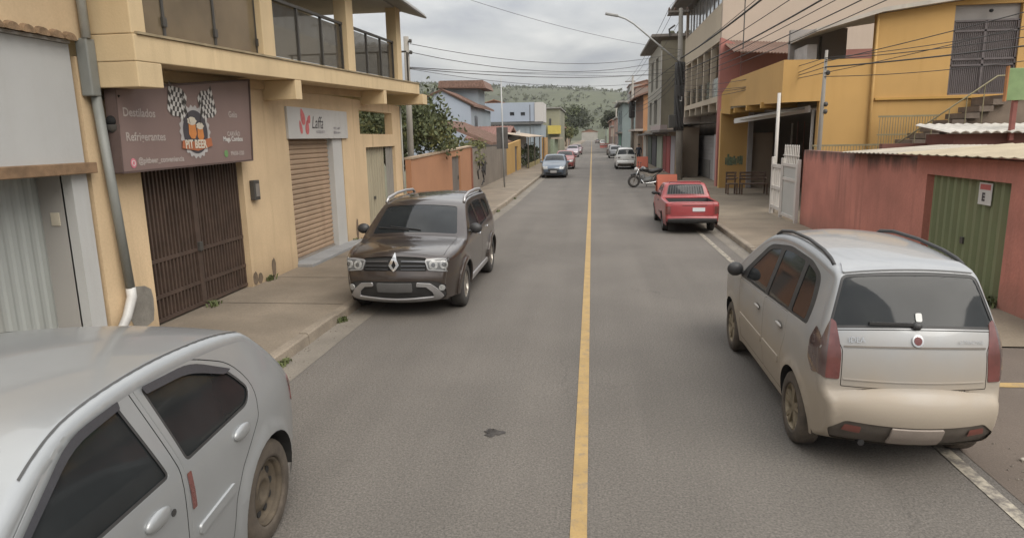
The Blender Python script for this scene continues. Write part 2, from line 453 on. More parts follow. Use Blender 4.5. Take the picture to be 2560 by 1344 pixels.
# ---- silver hatchback in the near left corner ------------------------------------------
ZK = False
def zc(z):
    if not ZK or z < .5: return z
    return .5+(z-.5)*.72 if z < .93 else .81+(z-.93)*.90
def hatch_shell(q=.06):
    sil = [(.12, .2, .05, .02), (.03, .26, .06, .06), (0, .42, .07, .12), (.02, .58, .08, .13), (.1, .72, .09, .1), (.3, .83, .09, .05), (.7, .92, .09, .03), (1.0, .985, .08, .025), (1.12, 1.02, .07, .05),
           (1.45, 1.23, .065, .06), (1.72, 1.375, .07, .05), (1.95, 1.43, .08, .04), (2.4, 1.447, .085, .035), (2.85, 1.415, .085, .03), (3.1, 1.37, .075, .03), (3.2, 1.335, .07, .03), (3.42, 1.12, .08, .05), (3.58, .95, .09, .06), (3.66, .86, .09, .07), (3.68, .72, .09, .09), (3.70, .60, .09, .1), (3.75, .55, .08, .1), (3.76, .42, .07, .1), (3.72, .28, .06, .06), (3.6, .22, .05, .02)]
    sil = [(a, zc(b), (c*.75 if b > 1.2 else c), d) for a, b, c, d in sil]
    return Shell(sil, .805, zc(.93), .37, [(.72, .28), (3.08, .28)], .335, front=(.8, .17), rear=(.75, .16), q=q, crease=None)
def windows_hatch():
    f = round_poly([(1.28, .955), (1.40, 1.07), (1.82, 1.345, .1), (2.10, 1.372), (2.20, .965)], .035)
    r = round_poly([(2.33, .965), (2.26, 1.372), (2.60, 1.352, .12), (2.87, 1.235, .12), (3.0, 1.06, .1), (2.93, .985, .06)], .035)
    z_ = lambda p: [(a, zc(b)) for a, b in p]
    return z_(f), z_(r)
def make_hatch(name, label, paint, group, detail=True, q=.06, rim='steel', wheel_m=None, plate=True):
    t = thing(name, label, 'car', (0, 0, 0), group); s = hatch_shell(q); zb = .2
    fw, rw = windows_hatch()
    fd = round_poly([(1.15, .26), (1.14, .9), (1.24, .975), (1.40, 1.115), (1.80, 1.378, .1), (2.185, 1.40), (2.27, .96), (2.24, .26)], .03); fd = [(a, zc(b)) for a, b in fd]
    rd = round_poly([(2.265, .26), (2.295, .96), (2.21, 1.40), (2.62, 1.382, .1), (2.93, 1.245, .1), (3.05, 1.06, .1), (3.0, .86), (2.78, .62), (2.68, .45), (2.64, .26)], .03); rd = [(a, zc(b)) for a, b in rd]
    out = s.side_outline(zb)
    ws0, ws1 = s.sx(1.17), s.sx(1.72); bl0, bl1 = s.sx(3.22), s.sz(zc(.98), True)
    win = [(ws0, -.64), (ws1, -.535), (ws1, .535), (ws0, .64)]; bk = [(bl0, -.5), (bl1, -.55), (bl1, .55), (bl0, .5)]
    win = round_poly(win, .06); bk = round_poly(bk, .06)
    for sg in (-1, 1):
        s.side('side_panel', paint, out, t, sg, [fd, rd])
        for poly, w in ((fd, fw), (rd, rw)):
            d = s.side('door', paint, offset_poly(poly, .005), t, sg, [w], depth=.01)
            s.side('window', CARGLASS, offset_poly(w, -.004), d, sg, off=-.008)
            if detail:
                s.ring('window_seal', BLK, w, d, sg, .014, off=-.001)
                hx = 2.06 if poly is fd else 2.80; hz = zc(.82) if poly is fd else zc(.87)
                MB().ell((hx, sg*(s.W(hx, hz)+.004), hz), .085, .022, .038, 16, 8).build('handle', paint, d, smooth=True)
                y0 = (1.2, 2.2) if poly is fd else (2.33, 2.66)
                s.side('side_moulding', paint, round_poly([(y0[0], .49), (y0[1], .52), (y0[1], .565), (y0[0], .535)], .015), d, sg, off=.014, depth=.02)
        if detail:
            MB().lathe([(.016, 0), (.016, .004), (.001, .004)], (2.165, sg*(s.W(2.165, zc(.775))), zc(.775)), (0, sg, 0), 10).build('door_lock', BLK, t)
            s.side('side_badge', REDLAMP, round_poly([(2.30, .63), (2.335, .63), (2.335, .80), (2.30, .80)], .008), t, sg, off=.003)
            c = M('dusty_black', (.06, .055, .05), .7)
            s.side('rain_visor', M('smoked_visor', (.05, .05, .056), .25, .1, 4, spec=.3), [(a, zc(b)) for a, b in round_poly([(1.44, 1.085), (1.82, 1.312, .1), (2.10, 1.340), (2.105, 1.374), (1.82, 1.352, .1), (1.40, 1.09)], .01)], t, sg, off=.012)
            s.side('rain_visor', M('smoked_visor', (0, 0, 0)), [(a, zc(b)) for a, b in round_poly([(2.268, 1.335), (2.58, 1.315, .1), (2.84, 1.20, .1), (2.9, 1.21), (2.62, 1.355, .1), (2.258, 1.374)], .01)], t, sg, off=.012)
        MB_m = mirror_mesh(sg, 1.32, s.W(1.32, .98), .99); MB_m.build('side_mirror', paint, t, smooth=True)
        # tail lamps and headlamps
        a, b = s.sz(zc(.66), True), s.sz(zc(.95), True); ym = s.Ymax((a+b)/2)
        s.top('tail_lamp', REDLAMP, round_poly([(b, sg*.60), (b, sg*s.Ymax(b)*.985), (a, sg*s.Ymax(a)*.985), (a, sg*.60)], .03), t, off=.004, depth=.02)
        a, b = s.sz(zc(.56)), s.sz(zc(.72))
        s.top('headlamp', CLEARLAMP, round_poly([(a, sg*.36), (a, sg*s.Ymax(a)*.97), (b+.12, sg*s.Ymax(b)*.98), (b, sg*.40)], .03), t, off=.004, depth=.02)
    top = full_top(s)
    s.top('roof_and_bonnet', paint, top, t, [win, bk], sp=.036 if detail else None)
    s.top('windscreen', CARGLASS, offset_poly(win, -.004), t, off=-.006)
    s.top('rear_window', CARGLASS, offset_poly(bk, -.004), t, off=-.006)
    if detail:
        for sg in (-1, 1):
            g0, g1 = s.sx(1.6), s.sx(3.15)
            us = [g0+(g1-g0)*i/30 for i in range(31)]
            s.top('roof_gutter', M('gutter_seal', (.07, .07, .07), .8), [(u, sg*(s.Wi(u)+.014)) for u in us]+[(u, sg*(s.Wi(u)+.023)) for u in us[::-1]], t, off=.0025)
    a, b = s.sz(.44), s.sz(.58)
    s.top('grille', BLK, round_poly([(a, -.34), (b, -.36), (b, .36), (a, .34)], .03), t, off=.003)
    a, b = s.sz(.27), s.sz(.38)
    s.top('lower_grille', BLK, round_poly([(a, -.5), (b, -.52), (b, .52), (a, .5)], .03), t, off=.003)
    if plate:
        for fr in (False, True):
            a, b = s.sz(.36, fr), s.sz(.48, fr)
            s.top('number_plate', PLATE, [(a, -.2), (b, -.2), (b, .2), (a, .2)], t, off=.012, depth=.01)
    if detail:
        b0, b1 = s.sx(.95), s.sz(.60)
    undercar(s, t, SEAM, zb, .35, 3.55, .62); backing(s, t, SEAM, zb)
    for cx, cz in s.wheels:
        for sg in (-1, 1):
            wheel(t, cx, sg*.70, cz, .288, .17, sg, wheel_m or RUB, RUST if rim == 'steel' else ALLOY, rim, dark=SEAM)
    return t
# ---- compact people carrier seen from behind ----------------------------------------------
def make_mpv(name, label, paint, q=.06, detail=True, lamps='tall', group='cars parked along the kerb'):
    t = thing(name, label, 'car', (0, 0, 0), group); zb = .22
    sil = [(.14, .22, .05, .02), (.03, .3, .06, .06), (0, .46, .07, .12), (.03, .64, .08, .12), (.14, .80, .09, .09), (.4, .93, .09, .05), (.75, 1.02, .08, .03), (.92, 1.07, .07, .04),
           (1.25, 1.29, .065, .06), (1.6, 1.50, .07, .05), (1.9, 1.60, .08, .04), (2.4, 1.645, .085, .035), (3.0, 1.63, .085, .03), (3.4, 1.59, .08, .03), (3.6, 1.555, .06, .035), (3.665, 1.52, .06, .04), (3.72, 1.42, .07, .05), (3.81, 1.16, .09, .07), (3.855, 1.03, .09, .08), (3.885, .86, .09, .08), (3.885, .70, .08, .09), (3.89, .655, .07, .09), (3.955, .635, .07, .10), (3.985, .55, .08, .11), (3.965, .42, .07, .1), (3.93, .36, .06, .08), (3.86, .27, .05, .06), (3.74, .23, .05, .02)]
    wh = [(.83, .30), (3.34, .30)]
    s = Shell(sil, .775, 1.0, .40, wh, .355, front=(.8, .17), rear=(.55, .13), q=q)
    out = s.side_outline(zb)
    band = round_poly([(1.22, 1.0), (1.36, 1.13), (1.84, 1.47, .12), (2.45, 1.545, .1), (3.1, 1.525, .1), (3.42, 1.455, .1), (3.52, 1.25, .1), (3.53, 1.08)], .04)
    fw = round_poly([(1.46, 1.03), (1.50, 1.14), (1.88, 1.425, .1), (2.20, 1.475), (2.24, 1.045)], .03)
    rw = round_poly([(2.34, 1.048), (2.31, 1.485), (2.55, 1.50), (2.93, 1.49), (3.0, 1.075)], .03)
    qw = round_poly([(3.09, 1.08), (3.03, 1.483), (3.3, 1.44, .08), (3.42, 1.25, .08), (3.44, 1.10)], .03)
    fd = round_poly([(1.25, .3), (1.22, .98), (2.285, 1.02), (2.27, .3)], .02)
    rd = round_poly([(2.285, .3), (2.30, 1.02), (3.06, 1.055), (3.06, .84), (2.95, .66), (2.92, .3)], .03)
    bl0, bl1 = s.sx(3.66), s.sz(1.135, True)
    ws0, ws1 = s.sx(.98), s.sx(1.62)
    win = round_poly([(ws0, -.60), (ws1, -.51), (ws1, .51), (ws0, .60)], .06)
    bk = round_poly([(bl0, -.53), (bl1, -.665), (bl1, .665), (bl0, .53)], .05)
    a, b = s.sz(1.0, True), s.sz(.705, True)
    for sg in (-1, 1):
        s.side('side_panel', paint, out, t, sg, [fd, rd, band])
        s.side('window_frame', BLK, band, t, sg, [fw, rw, qw], off=-.004)
        for w in (qw,): s.side('window', CARGLASS, offset_poly(w, -.003), t, sg, off=-.009)
        for poly, w in ((fd, fw), (rd, rw)):
            d = s.side('door', paint, offset_poly(poly, .005), t, sg, depth=.01)
            s.side('window', CARGLASS, offset_poly(w, -.003), d, sg, off=-.009)
            if detail:
                hx, hz = (2.1, .87) if poly is fd else (2.9, .905)
                s.side('handle_cup', M('handle_recess', (.16, .15, .14), .5), round_poly(rect(hx-.07, hx+.06, hz-.035, hz+.025), .025), d, sg, off=.002)
                MB().ell((hx, sg*(s.W(hx, hz)+.02), hz), .1, .016, .018, 14, 6).build('handle', paint, d, smooth=True)
                y0 = (1.29, 2.25) if poly is fd else (2.31, 2.88)
                s.side('side_moulding', paint, round_poly(rect(*y0, .535, .60), .015), d, sg, off=.014, depth=.02)
        MB_ = mirror_mesh(sg, 1.27, s.W(1.27, 1.05), 1.09, .12, .2, .16); MB_.build('side_mirror', BLK, t, smooth=True)
        if detail:
            pts = [(x, sg*(s.W(x, s.E(s.sx(x))[1]-.10)-.055), s.T(s.sx(x), s.Wi(s.sx(x)))[2]+dz) for x, dz in ((1.85, -.01), (1.98, .018), (2.3, .026), (2.8, .026), (3.2, .022), (3.4, .012), (3.5, -.01))]
            MB().tube(pts, .017, 8).build('roof_rail', BLK, t, smooth=True)
        if lamps == 'tall':
            za, zc = .76, 1.18
            u1, u0_ = s.sz(za, True), s.sz(zc, True); um = s.sz(.95, True)
            red = [(u0_, sg*.60), (u0_-.03, sg*.635), (um, sg*.675), (u1, sg*.685), (u1, sg*.58), (um, sg*.57)]
            s.top('tail_lamp', REDLAMP, round_poly(red, .015), t, off=.006, depth=.02)
            dk = [(u0_-.03, sg*.635), (um-.03, sg*s.Ymax(um)*.985), (u1-.02, sg*s.Ymax(u1)*.985), (u1, sg*.685), (um, sg*.675)]
            s.top('lamp_housing', DARKLAMP, round_poly(dk, .01), t, off=.005, depth=.02)
            xb = s.C(s.sz(.9, True))[0]
            s.side('lamp_housing', DARKLAMP, round_poly([(xb-.10, 1.12), (xb+.008, 1.06), (xb+.025, .78), (xb-.05, .765), (xb-.12, .86), (xb-.13, 1.02)], .02), t, sg, off=.005)
        else:
            u1, u0_ = s.sz(.86, True), s.sz(.96, True)
            s.top('tail_lamp', DARKLAMP, round_poly([(u0_, sg*.40), (u0_, sg*s.Ymax(u0_)*.985), (u1, sg*s.Ymax(u1)*.985), (u1, sg*.45)], .02), t, off=.006, depth=.02)
        a2, b2 = s.sz(.66), s.sz(.84)
        s.top('headlamp', CLEARLAMP, round_poly([(a2, sg*.36), (a2, sg*s.Ymax(a2)*.97), (b2+.12, sg*s.Ymax(b2)*.98), (b2, sg*.42)], .03), t, off=.004, depth=.02)
    gate = round_poly([(s.sz(1.125, True), -.63), (s.sz(.98, True), -.565), (b, -.57), (b, .57), (s.sz(.98, True), .565), (s.sz(1.125, True), .63)], .015)
    skirt = round_poly([(s.sz(.47, True), -.54), (s.sz(.37, True), -.66), (s.sz(.27, True), -.60), (s.sz(.27, True), .60), (s.sz(.37, True), .66), (s.sz(.47, True), .54)], .03)
    top = full_top(s)
    s.top('roof_and_bonnet', paint, top, t, [win, bk, gate, skirt], sp=.04 if detail else None)
    s.top('windscreen', CARGLASS, offset_poly(win, -.004), t, off=-.006)
    bg = s.top('rear_window', CARGLASS, offset_poly(bk, -.004), t, off=-.005)
    s.top('window_seal', BLK, bk, bg, [offset_poly(bk, .022)], off=-.003)
    g = s.top('tailgate', paint, offset_poly(gate, .006), t, depth=.01)
    s.top('lower_valance', M('dusty_grey_plastic', (.105, .088, .072), .8, .2, 6), offset_poly(skirt, -.002), t, off=-.012)
    if detail:
        # pressed ledge lines across the tailgate; upper strip coloured dark as its shadow
        for z, h in ((1.0, .012), (.76, .008)):
            a_, b_ = s.sz(z+h, True), s.sz(z, True)
            s.top('ledge', paint if z < .8 else M('painted_shadow_line', (.16, .14, .12), .6), [(a_, -.55), (b_, -.55), (b_, .55), (a_, .55)], g, off=.006, depth=.01)
        s.top('spoiler_lip', paint, round_poly([(s.sx(3.50), -.48), (bl0-.012, -.52), (bl0-.012, .52), (s.sx(3.50), .48)], .02), t, off=.018, depth=.03)
        um = s.sz(1.05, True)
        badge = [(um+.042*math.cos(2*PI*i/20), .044*math.sin(2*PI*i/20)) for i in range(20)]
        bd = s.top('badge', CHROME, badge, g, off=.012, depth=.015)
        s.top('badge_face', M('badge_red', (.13, .035, .035), .3, .1, 5), offset_poly(badge, .013), bd, off=.014)
        for body, y, sz_, al in (('IDEA', -.52, .06, 'LEFT'), ('ATTRACTIVE', .53, .036, 'RIGHT')):
            p = s.T(s.sz(1.035, True), y); n_ = s.Tn(s.sz(1.035, True), y); ax = V((0, 1, 0)); upd = n_.cross(ax) * 1
            axx = (ax-n_*ax.dot(n_)).normalized(); upd = n_.cross(axx)
            text(body, CHROME, g, p+n_*.006, axx, sz_, 'lettering', up=upd, align=al)
        pw = s.T(s.sz(1.165, True), 0); ww = MB().bar(pw+V((.02, .02, 0)), s.T(s.sz(1.175, True), -.36)+V((.02, 0, 0)), .02, .02); ww.ell(pw+V((.02, 0, -.01)), .03, .04, .03)
        ww.build('rear_wiper', BLK, t)
        u_ = s.sz(1.21, True)
        s.top('sticker', M('white_sticker', (.65, .65, .63), .7, .1), round_poly([(u_-.035, .0), (u_-.035, .05), (u_+.03, .05), (u_+.03, .0)], .015), bg, off=.004)
    a_, b_ = s.sz(.46, True), s.sz(.335, True)
    if detail: s.top('number_plate', M('dusty_plate', (.28, .235, .20), .7, .12, 5), round_poly([(a_, -.2), (b_, -.2), (b_, .2), (a_, .2)], .01), t, off=.014, depth=.02)
    else: s.top('number_plate', PLATE, round_poly([(s.sz(.78, True), -.2), (s.sz(.68, True), -.2), (s.sz(.68, True), .2), (s.sz(.78, True), .2)], .01), t, off=.014, depth=.02)
    for sg in (-1, 1):
        a_, b_ = s.sz(.44, True), s.sz(.385, True)
        s.top('reflector', M('reflector_red', (.20, .07, .055), .4, .1, 5), round_poly([(a_, sg*.42), (a_, sg*.54), (b_, sg*.56), (b_, sg*.42)], .012), t, off=.0)
    if detail:
        MB().tube([(3.6, -.35, .26), (3.9, -.36, .25)], .028, 10).build('exhaust_pipe', BLK, t)
    undercar(s, t, SEAM, zb, .4, 3.62, .59); backing(s, t, SEAM, zb)
    for cx, cz in wh:
        for sg in (-1, 1): wheel(t, cx, sg*.675, cz, .305, .185, sg, RUBDUST if detail else RUB, DUSTALLOY if detail else ALLOY, 'alloy', 5, dark=SEAM)
    return t

# ---- dark brown sport utility seen from the front ------------------------------------------
def make_suv(name, label, paint, q=.06):
    t = thing(name, label, 'car', (0, 0, 0), 'cars parked along the kerb'); zb = .28
    sil = [(.2, .25, .05, .02), (.07, .29, .06, .06), (.015, .42, .07, .11), (0, .58, .07, .13), (.01, .64, .07, .13), (.035, .70, .06, .12), (.05, .84, .06, .11), (.09, .90, .07, .09), (.28, .955, .10, .06), (.7, 1.005, .10, .04), (1.0, 1.025, .08, .03), (1.10, 1.045, .07, .05),
           (1.45, 1.285, .065, .07), (1.75, 1.475, .07, .05), (1.98, 1.565, .08, .04), (2.5, 1.60, .085, .03), (3.2, 1.60, .085, .03), (3.85, 1.575, .08, .03), (4.1, 1.53, .07, .03), (4.25, 1.25, .08, .05), (4.33, 1.06, .08, .07), (4.39, .80, .08, .08), (4.47, .66, .08, .1), (4.48, .45, .07, .1), (4.40, .33, .06, .05), (4.25, .28, .05, .02)]
    wh = [(.83, .345), (3.54, .345)]
    s = Shell(sil, .895, 1.0, .36, wh, .405, front=(.85, .20), rear=(.7, .14), flare=.035, q=q)
    out = s.side_outline(zb)
    fw = round_poly([(1.40, 1.04), (1.5, 1.12), (1.90, 1.43, .1), (2.30, 1.495), (2.36, 1.05)], .035)
    rw = round_poly([(2.46, 1.05), (2.41, 1.50), (2.85, 1.505), (3.15, 1.485), (3.22, 1.09)], .035)
    qw = round_poly([(3.33, 1.11), (3.30, 1.465), (3.62, 1.42, .08), (3.72, 1.28, .08), (3.62, 1.15)], .035)
    fd = round_poly([(1.27, .40), (1.25, 1.0), (1.38, 1.055), (1.5, 1.148), (1.88, 1.462, .1), (2.36, 1.53), (2.42, 1.0), (2.40, .40)], .03)
    rd = round_poly([(2.415, .40), (2.435, 1.0), (2.375, 1.53), (2.9, 1.535), (3.19, 1.515), (3.27, 1.08), (3.22, .86), (3.08, .72), (3.02, .40)], .03)
    for sg in (-1, 1):
        s.side('side_panel', paint, out, t, sg, [fd, rd, qw])
        s.side('window', CARGLASS, offset_poly(qw, -.004), t, sg, off=-.008)
        for poly, w in ((fd, fw), (rd, rw)):
            d = s.side('door', paint, offset_poly(poly, .005), t, sg, [w], depth=.01)
            s.side('window', CARGLASS, offset_poly(w, -.004), d, sg, off=-.008)
            s.ring('window_seal', BLK, w, d, sg, .014, off=-.002)
            hx, hz = (2.24, .96) if poly is fd else (3.08, .98)
            MB().ell((hx, sg*(s.W(hx, hz)+.012), hz), .09, .02, .022, 14, 6).build('handle', CHROME, d, smooth=True)
        s.side('sill_strip', SILTRIM, round_poly([(1.30, .30), (3.05, .30), (3.05, .385), (1.27, .385)], .03), t, sg, off=.03, depth=.04)
        arch = []
        for cx, cz in wh:
            a0 = -.12; p = [(cx+.40*math.cos(a0+(PI-2*a0)*i/20), cz+.40*math.sin(a0+(PI-2*a0)*i/20)) for i in range(21)]
            p2 = [(cx+.45*math.cos(a0+(PI-2*a0)*i/20), cz+.45*math.sin(a0+(PI-2*a0)*i/20)) for i in range(21)]
            pp = [q_ for q_ in p2]+[q_ for q_ in p[::-1]]
            s.side('wheel_arch_trim', paint, [q_ for q_ in pp], t, sg, off=.018, depth=.03)
        mirror_mesh(sg, 1.45, s.W(1.45, 1.14), 1.15, .13, .22, .17).build('side_mirror', BLK, t, smooth=True)
        pts = [(x, sg*(s.W(x, s.E(s.sx(x))[1]-.10)-.055), s.T(s.sx(x), s.Wi(s.sx(x)))[2]+dz) for x, dz in ((1.92, .0), (2.02, .05), (2.5, .06), (3.1, .06), (3.6, .05), (3.78, -.01))]
        rl = MB(); rl.tube(pts, .026, 8); rl.build('roof_rail', SILTRIM, t, smooth=True)
        a, b = s.sz(.705), s.sz(.88)
        lampp = round_poly([(a+.015, sg*.49), (b-.035, sg*.44), (b+.02, sg*.78), (b+.05, sg*s.Ymax(b)*.95), (a+.03, sg*s.Ymax(a)*.95), (a, sg*.78)], .03)
        hl = s.top('headlamp', M('lamp_bowl', (.13, .13, .13), .2, .2, 9, coat=1.), lampp, t, off=.008, depth=.03)
        s.top('lamp_rim', M('lamp_edge', (.30, .30, .30), .4, .1, 5, metal=.3), lampp, hl, [offset_poly(lampp, .018)], off=.014, depth=.01)
        for k, yy in ((0, .565), (1, .715)):
            cu = (a+b)/2+.01*k; cir = [(cu+.062*math.cos(2*PI*i/18), sg*yy+.062*math.sin(2*PI*i/18)) for i in range(18)]
            s.top('reflector_bowl', CLEARLAMP, cir, hl, off=.016, depth=.02)
            s.top('bulb_shade', M('bulb_shade', (.2, .2, .2), .15, .2, 9, metal=.6), [(cu+.03*math.cos(2*PI*i/14), sg*yy+.03*math.sin(2*PI*i/14)) for i in range(14)], hl, off=.02)
        cu = s.sz(.47); cir = [(cu+.045*math.cos(2*PI*i/16), sg*.68+.045*math.sin(2*PI*i/16)) for i in range(16)]
        s.top('fog_lamp', CLEARLAMP, cir, t, off=.014, depth=.02)
    ws0, ws1 = s.sx(1.15), s.sx(1.75)
    win = round_poly([(ws0, -.70), (ws1, -.60), (ws1, .60), (ws0, .70)], .06)
    bk = round_poly([(s.sx(4.11), -.55), (s.sz(1.08, True), -.64), (s.sz(1.08, True), .64), (s.sx(4.11), .55)], .06)
    a, b = s.sz(.705), s.sz(.87)
    gr = round_poly([(a, -.47), (b, -.46), (b, .46), (a, .47)], .02)
    b0, b1 = s.sz(.885), s.sx(1.10)
    bon = round_poly([(b0+.015, -.60), (b0+.08, -.70), (b1, -.72), (b1, .72), (b0+.08, .70), (b0+.015, .60)], .03)
    low = round_poly([(s.sz(.30), -.80), (s.sz(.46), -.83), (s.sz(.565), -.62), (s.sz(.58), -.5), (s.sz(.58), .5), (s.sz(.565), .62), (s.sz(.46), .83), (s.sz(.30), .80)], .03)
    s.top('roof_and_wings', paint, full_top(s), t, [win, bk, gr, bon, low], sp=.045)
    s.top('bonnet', paint, offset_poly(bon, .006), t, depth=.012)
    s.top('windscreen', CARGLASS, offset_poly(win, -.004), t, off=-.006)
    s.top('rear_window', CARGLASS, offset_poly(bk, -.004), t, off=-.006)
    s.top('lower_bumper', BLK, offset_poly(low, -.003), t, off=-.012)
    g = s.top('grille', SEAM, offset_poly(gr, -.004), t, off=-.02)
    for z in (.735, .785, .835):
        for sg in (-1, 1):
            s.top('grille_bar', M('grey_chrome', (.13, .13, .135), .3, .1, 5, metal=.8), [(s.sz(z-.008), sg*.1), (s.sz(z+.008), sg*.1), (s.sz(z+.008), sg*.45), (s.sz(z-.008), sg*.45)], g, off=.0, depth=.02)
    zc = .79; cu = s.sz(zc)
    dia = [(cu-.115, 0), (cu, -.075), (cu+.115, 0), (cu, .075)]
    dd = s.top('emblem', CHROME, dia, t, [offset_poly(round_poly(dia, .0), .034)], off=.03, depth=.03)
    s.top('number_plate', M('dark_grey_plate', (.10, .097, .095), .7, .15, 4), round_poly([(s.sz(.44), -.26), (s.sz(.56), -.26), (s.sz(.56), .26), (s.sz(.44), .26)], .02), t, off=.016, depth=.02)
    # silver skid frame with two raised horns
    def P(z, y): return (s.sz(z), y)
    fr = [P(.30, -.62), P(.345, -.70), P(.45, -.63), P(.545, -.52), P(.565, -.33), P(.515, -.32), P(.50, -.46), P(.42, -.545), P(.35, -.56), P(.338, 0), P(.35, .56), P(.42, .545), P(.50, .46), P(.515, .32), P(.565, .33), P(.545, .52), P(.45, .63), P(.345, .70), P(.30, .62), P(.295, 0)]
    s.top('skid_trim', SILTRIM, round_poly(fr, .015), t, off=.022, depth=.03)
    for sg in (-1, 1):
        MB().bar(s.T(s.sx(1.19), sg*.1)+V((0, 0, .012)), s.T(s.sx(1.26), sg*.1+.52)+V((-.0, 0, .02)), .018, .014).build('wiper', BLK, t)
    undercar(s, t, SEAM, zb, .45, 4.1, .68); backing(s, t, SEAM, zb)
    for cx, cz in wh:
        for sg in (-1, 1): wheel(t, cx, sg*.785, cz, .345, .215, sg, RUB, ALLOY, 'alloy', 5, dark=SEAM, rr=.62)
    return t

# ---- small red pickup seen from behind ------------------------------------------------------
def make_pickup(name, label, paint, q=.07):
    t = thing(name, label, 'pickup truck', (0, 0, 0), 'cars parked along the kerb'); zb = .26
    sil = [(.14, .24, .05, .02), (.03, .32, .06, .06), (0, .48, .06, .1), (.03, .64, .06, .1), (.12, .76, .08, .07), (.5, .86, .08, .04), (.95, .95, .07, .03), (1.1, .99, .06, .04), (1.45, 1.24, .06, .05), (1.68, 1.36, .06, .04), (1.9, 1.405, .07, .035), (2.3, 1.415, .07, .03), (2.52, 1.40, .07, .03), (2.60, 1.36, .06, .03), (2.74, 1.05, .06, .03), (2.78, .975, .05, .0), (2.86, .965, .04, .0), (3.2, .965, .035, .0), (4.2, .965, .035, .0), (4.30, .96, .035, .02), (4.335, .93, .04, .03), (4.35, .7, .05, .04), (4.35, .52, .05, .05), (4.38, .49, .04, .05), (4.39, .40, .04, .04), (4.3, .36, .04, .02)]
    wh = [(.78, .285), (3.42, .285)]
    s = Shell(sil, .80, .93, .36, wh, .345, front=(.8, .15), rear=(.3, .05), q=q)
    fw = round_poly([(1.36, .97), (1.46, 1.08), (1.78, 1.315, .08), (2.22, 1.335), (2.28, .97)], .03)
    sw = round_poly([(2.36, .985), (2.34, 1.33), (2.46, 1.325), (2.58, 1.08), (2.60, .99)], .03)
    fd = round_poly([(1.22, .30), (1.22, .95), (1.42, 1.1), (1.76, 1.35, .08), (2.28, 1.365), (2.33, .95), (2.31, .30)], .03)
    for sg in (-1, 1):
        s.side('side_panel', paint, s.side_outline(zb), t, sg, [fd, sw])
        d = s.side('door', paint, offset_poly(fd, .005), t, sg, [fw], depth=.01)
        s.side('window', CARGLASS, offset_poly(fw, -.004), d, sg, off=-.008)
        MB().ell((2.2, sg*(s.W(2.2, .86)+.012), .86), .08, .02, .022, 12, 6).build('handle', BLK, d, smooth=True)
        s.side('window', CARGLASS, offset_poly(sw, -.004), t, sg, off=-.008)
        mirror_mesh(sg, 1.42, s.W(1.42, 1.0), 1.02, .1, .19, .13).build('side_mirror', BLK, t, smooth=True)
        a, b = s.sz(.60, True), s.sz(.84, True)
        s.top('tail_lamp', REDLAMP, round_poly([(b, sg*.64), (b, sg*s.Ymax(b)*.98), (a, sg*s.Ymax(a)*.98), (a, sg*.64)], .02), t, off=.006, depth=.02)
        a, b = s.sz(.58), s.sz(.72)
        s.top('headlamp', CLEARLAMP, round_poly([(a, sg*.38), (a, sg*s.Ymax(a)*.97), (b, sg*s.Ymax(b)*.97), (b, sg*.42)], .03), t, off=.004, depth=.02)
        s.side('side_moulding', M('faded_trim', (.10, .04, .04), .7), rect(2.4, 3.0, .50, .55), t, sg, off=.012, depth=.012)
    ws0, ws1 = s.sx(1.15), s.sx(1.64)
    win = round_poly([(ws0, -.62), (ws1, -.54), (ws1, .54), (ws0, .62)], .05)
    us = s.us
    def sback(z):
        for a, b in zip(us, us[1:]):
            if s.E(a)[0] > 2.3 and s.E(a)[1] >= z > s.E(b)[1]: return a
    bk = round_poly([(sback(1.345), -.52), (sback(1.05), -.59), (sback(1.05), .59), (sback(1.345), .52)], .05)
    bed = round_poly([(s.sx(2.9), -.66), (s.sx(4.24), -.68), (s.sx(4.24), .68), (s.sx(2.9), .66)], .03)
    gate = round_poly([(s.sz(.935, True), -.61), (s.sz(.56, True), -.61), (s.sz(.56, True), .61), (s.sz(.935, True), .61)], .02)
    bump_ = [(s.sz(.475, True), -.72), (s.sz(.38, True), -.72), (s.sz(.38, True), .72), (s.sz(.475, True), .72)]
    s.top('roof_and_bed_rails', paint, full_top(s), t, [win, bk, bed, gate])
    s.top('windscreen', CARGLASS, offset_poly(win, -.004), t, off=-.006)
    bw = s.top('rear_window', CARGLASS, offset_poly(bk, -.004), t, off=-.008)
    gm = MB()
    for k in range(-7, 8):
        y = k*.075
        gm.bar(s.T(sback(1.325), y)+V((.03, 0, 0)), s.T(sback(1.06), y*1.1)+V((.03, 0, 0)), .012)
    gm.build('window_guard', M('guard_grey', (.085, .085, .085), .5), bw)
    s.top('window_seal', BLK, bk, bw, [offset_poly(bk, .02)], off=-.002)
    bw_ = M('bed_liner', (.05, .05, .05), .8)
    bx = MB(); b0, b1, hy = 2.9, 4.24, .67
    z0, z1 = .55, .955
    bx.quad((b0, -hy, z0), (b1, -hy, z0), (b1, hy, z0), (b0, hy, z0))
    for (p, q_) in (((b0, -hy), (b1, -hy)), ((b1, -hy), (b1, hy)), ((b1, hy), (b0, hy)), ((b0, hy), (b0, -hy))): bx.quad((*p, z0), (*q_, z0), (*q_, z1), (*p, z1))
    bx.build('load_bed', bw_, t)
    g = s.top('tailgate', paint, offset_poly(gate, .006), t, depth=.012)
    s.top('tailgate_ledge', M('red_dark_line', (.12, .025, .025), .6), [(s.sz(.875, True), -.30), (s.sz(.85, True), -.30), (s.sz(.85, True), .42), (s.sz(.875, True), .42)], g, off=.002)
    s.top('number_plate', M('white_plate', (.55, .56, .57), .5, .1, 5), round_poly([(s.sz(.80, True), -.0), (s.sz(.69, True), -.0), (s.sz(.69, True), .36), (s.sz(.80, True), .36)], .01), g, off=.012, depth=.012)
    s.top('rear_bumper', BLK, bump_, t, off=.02, depth=.04)
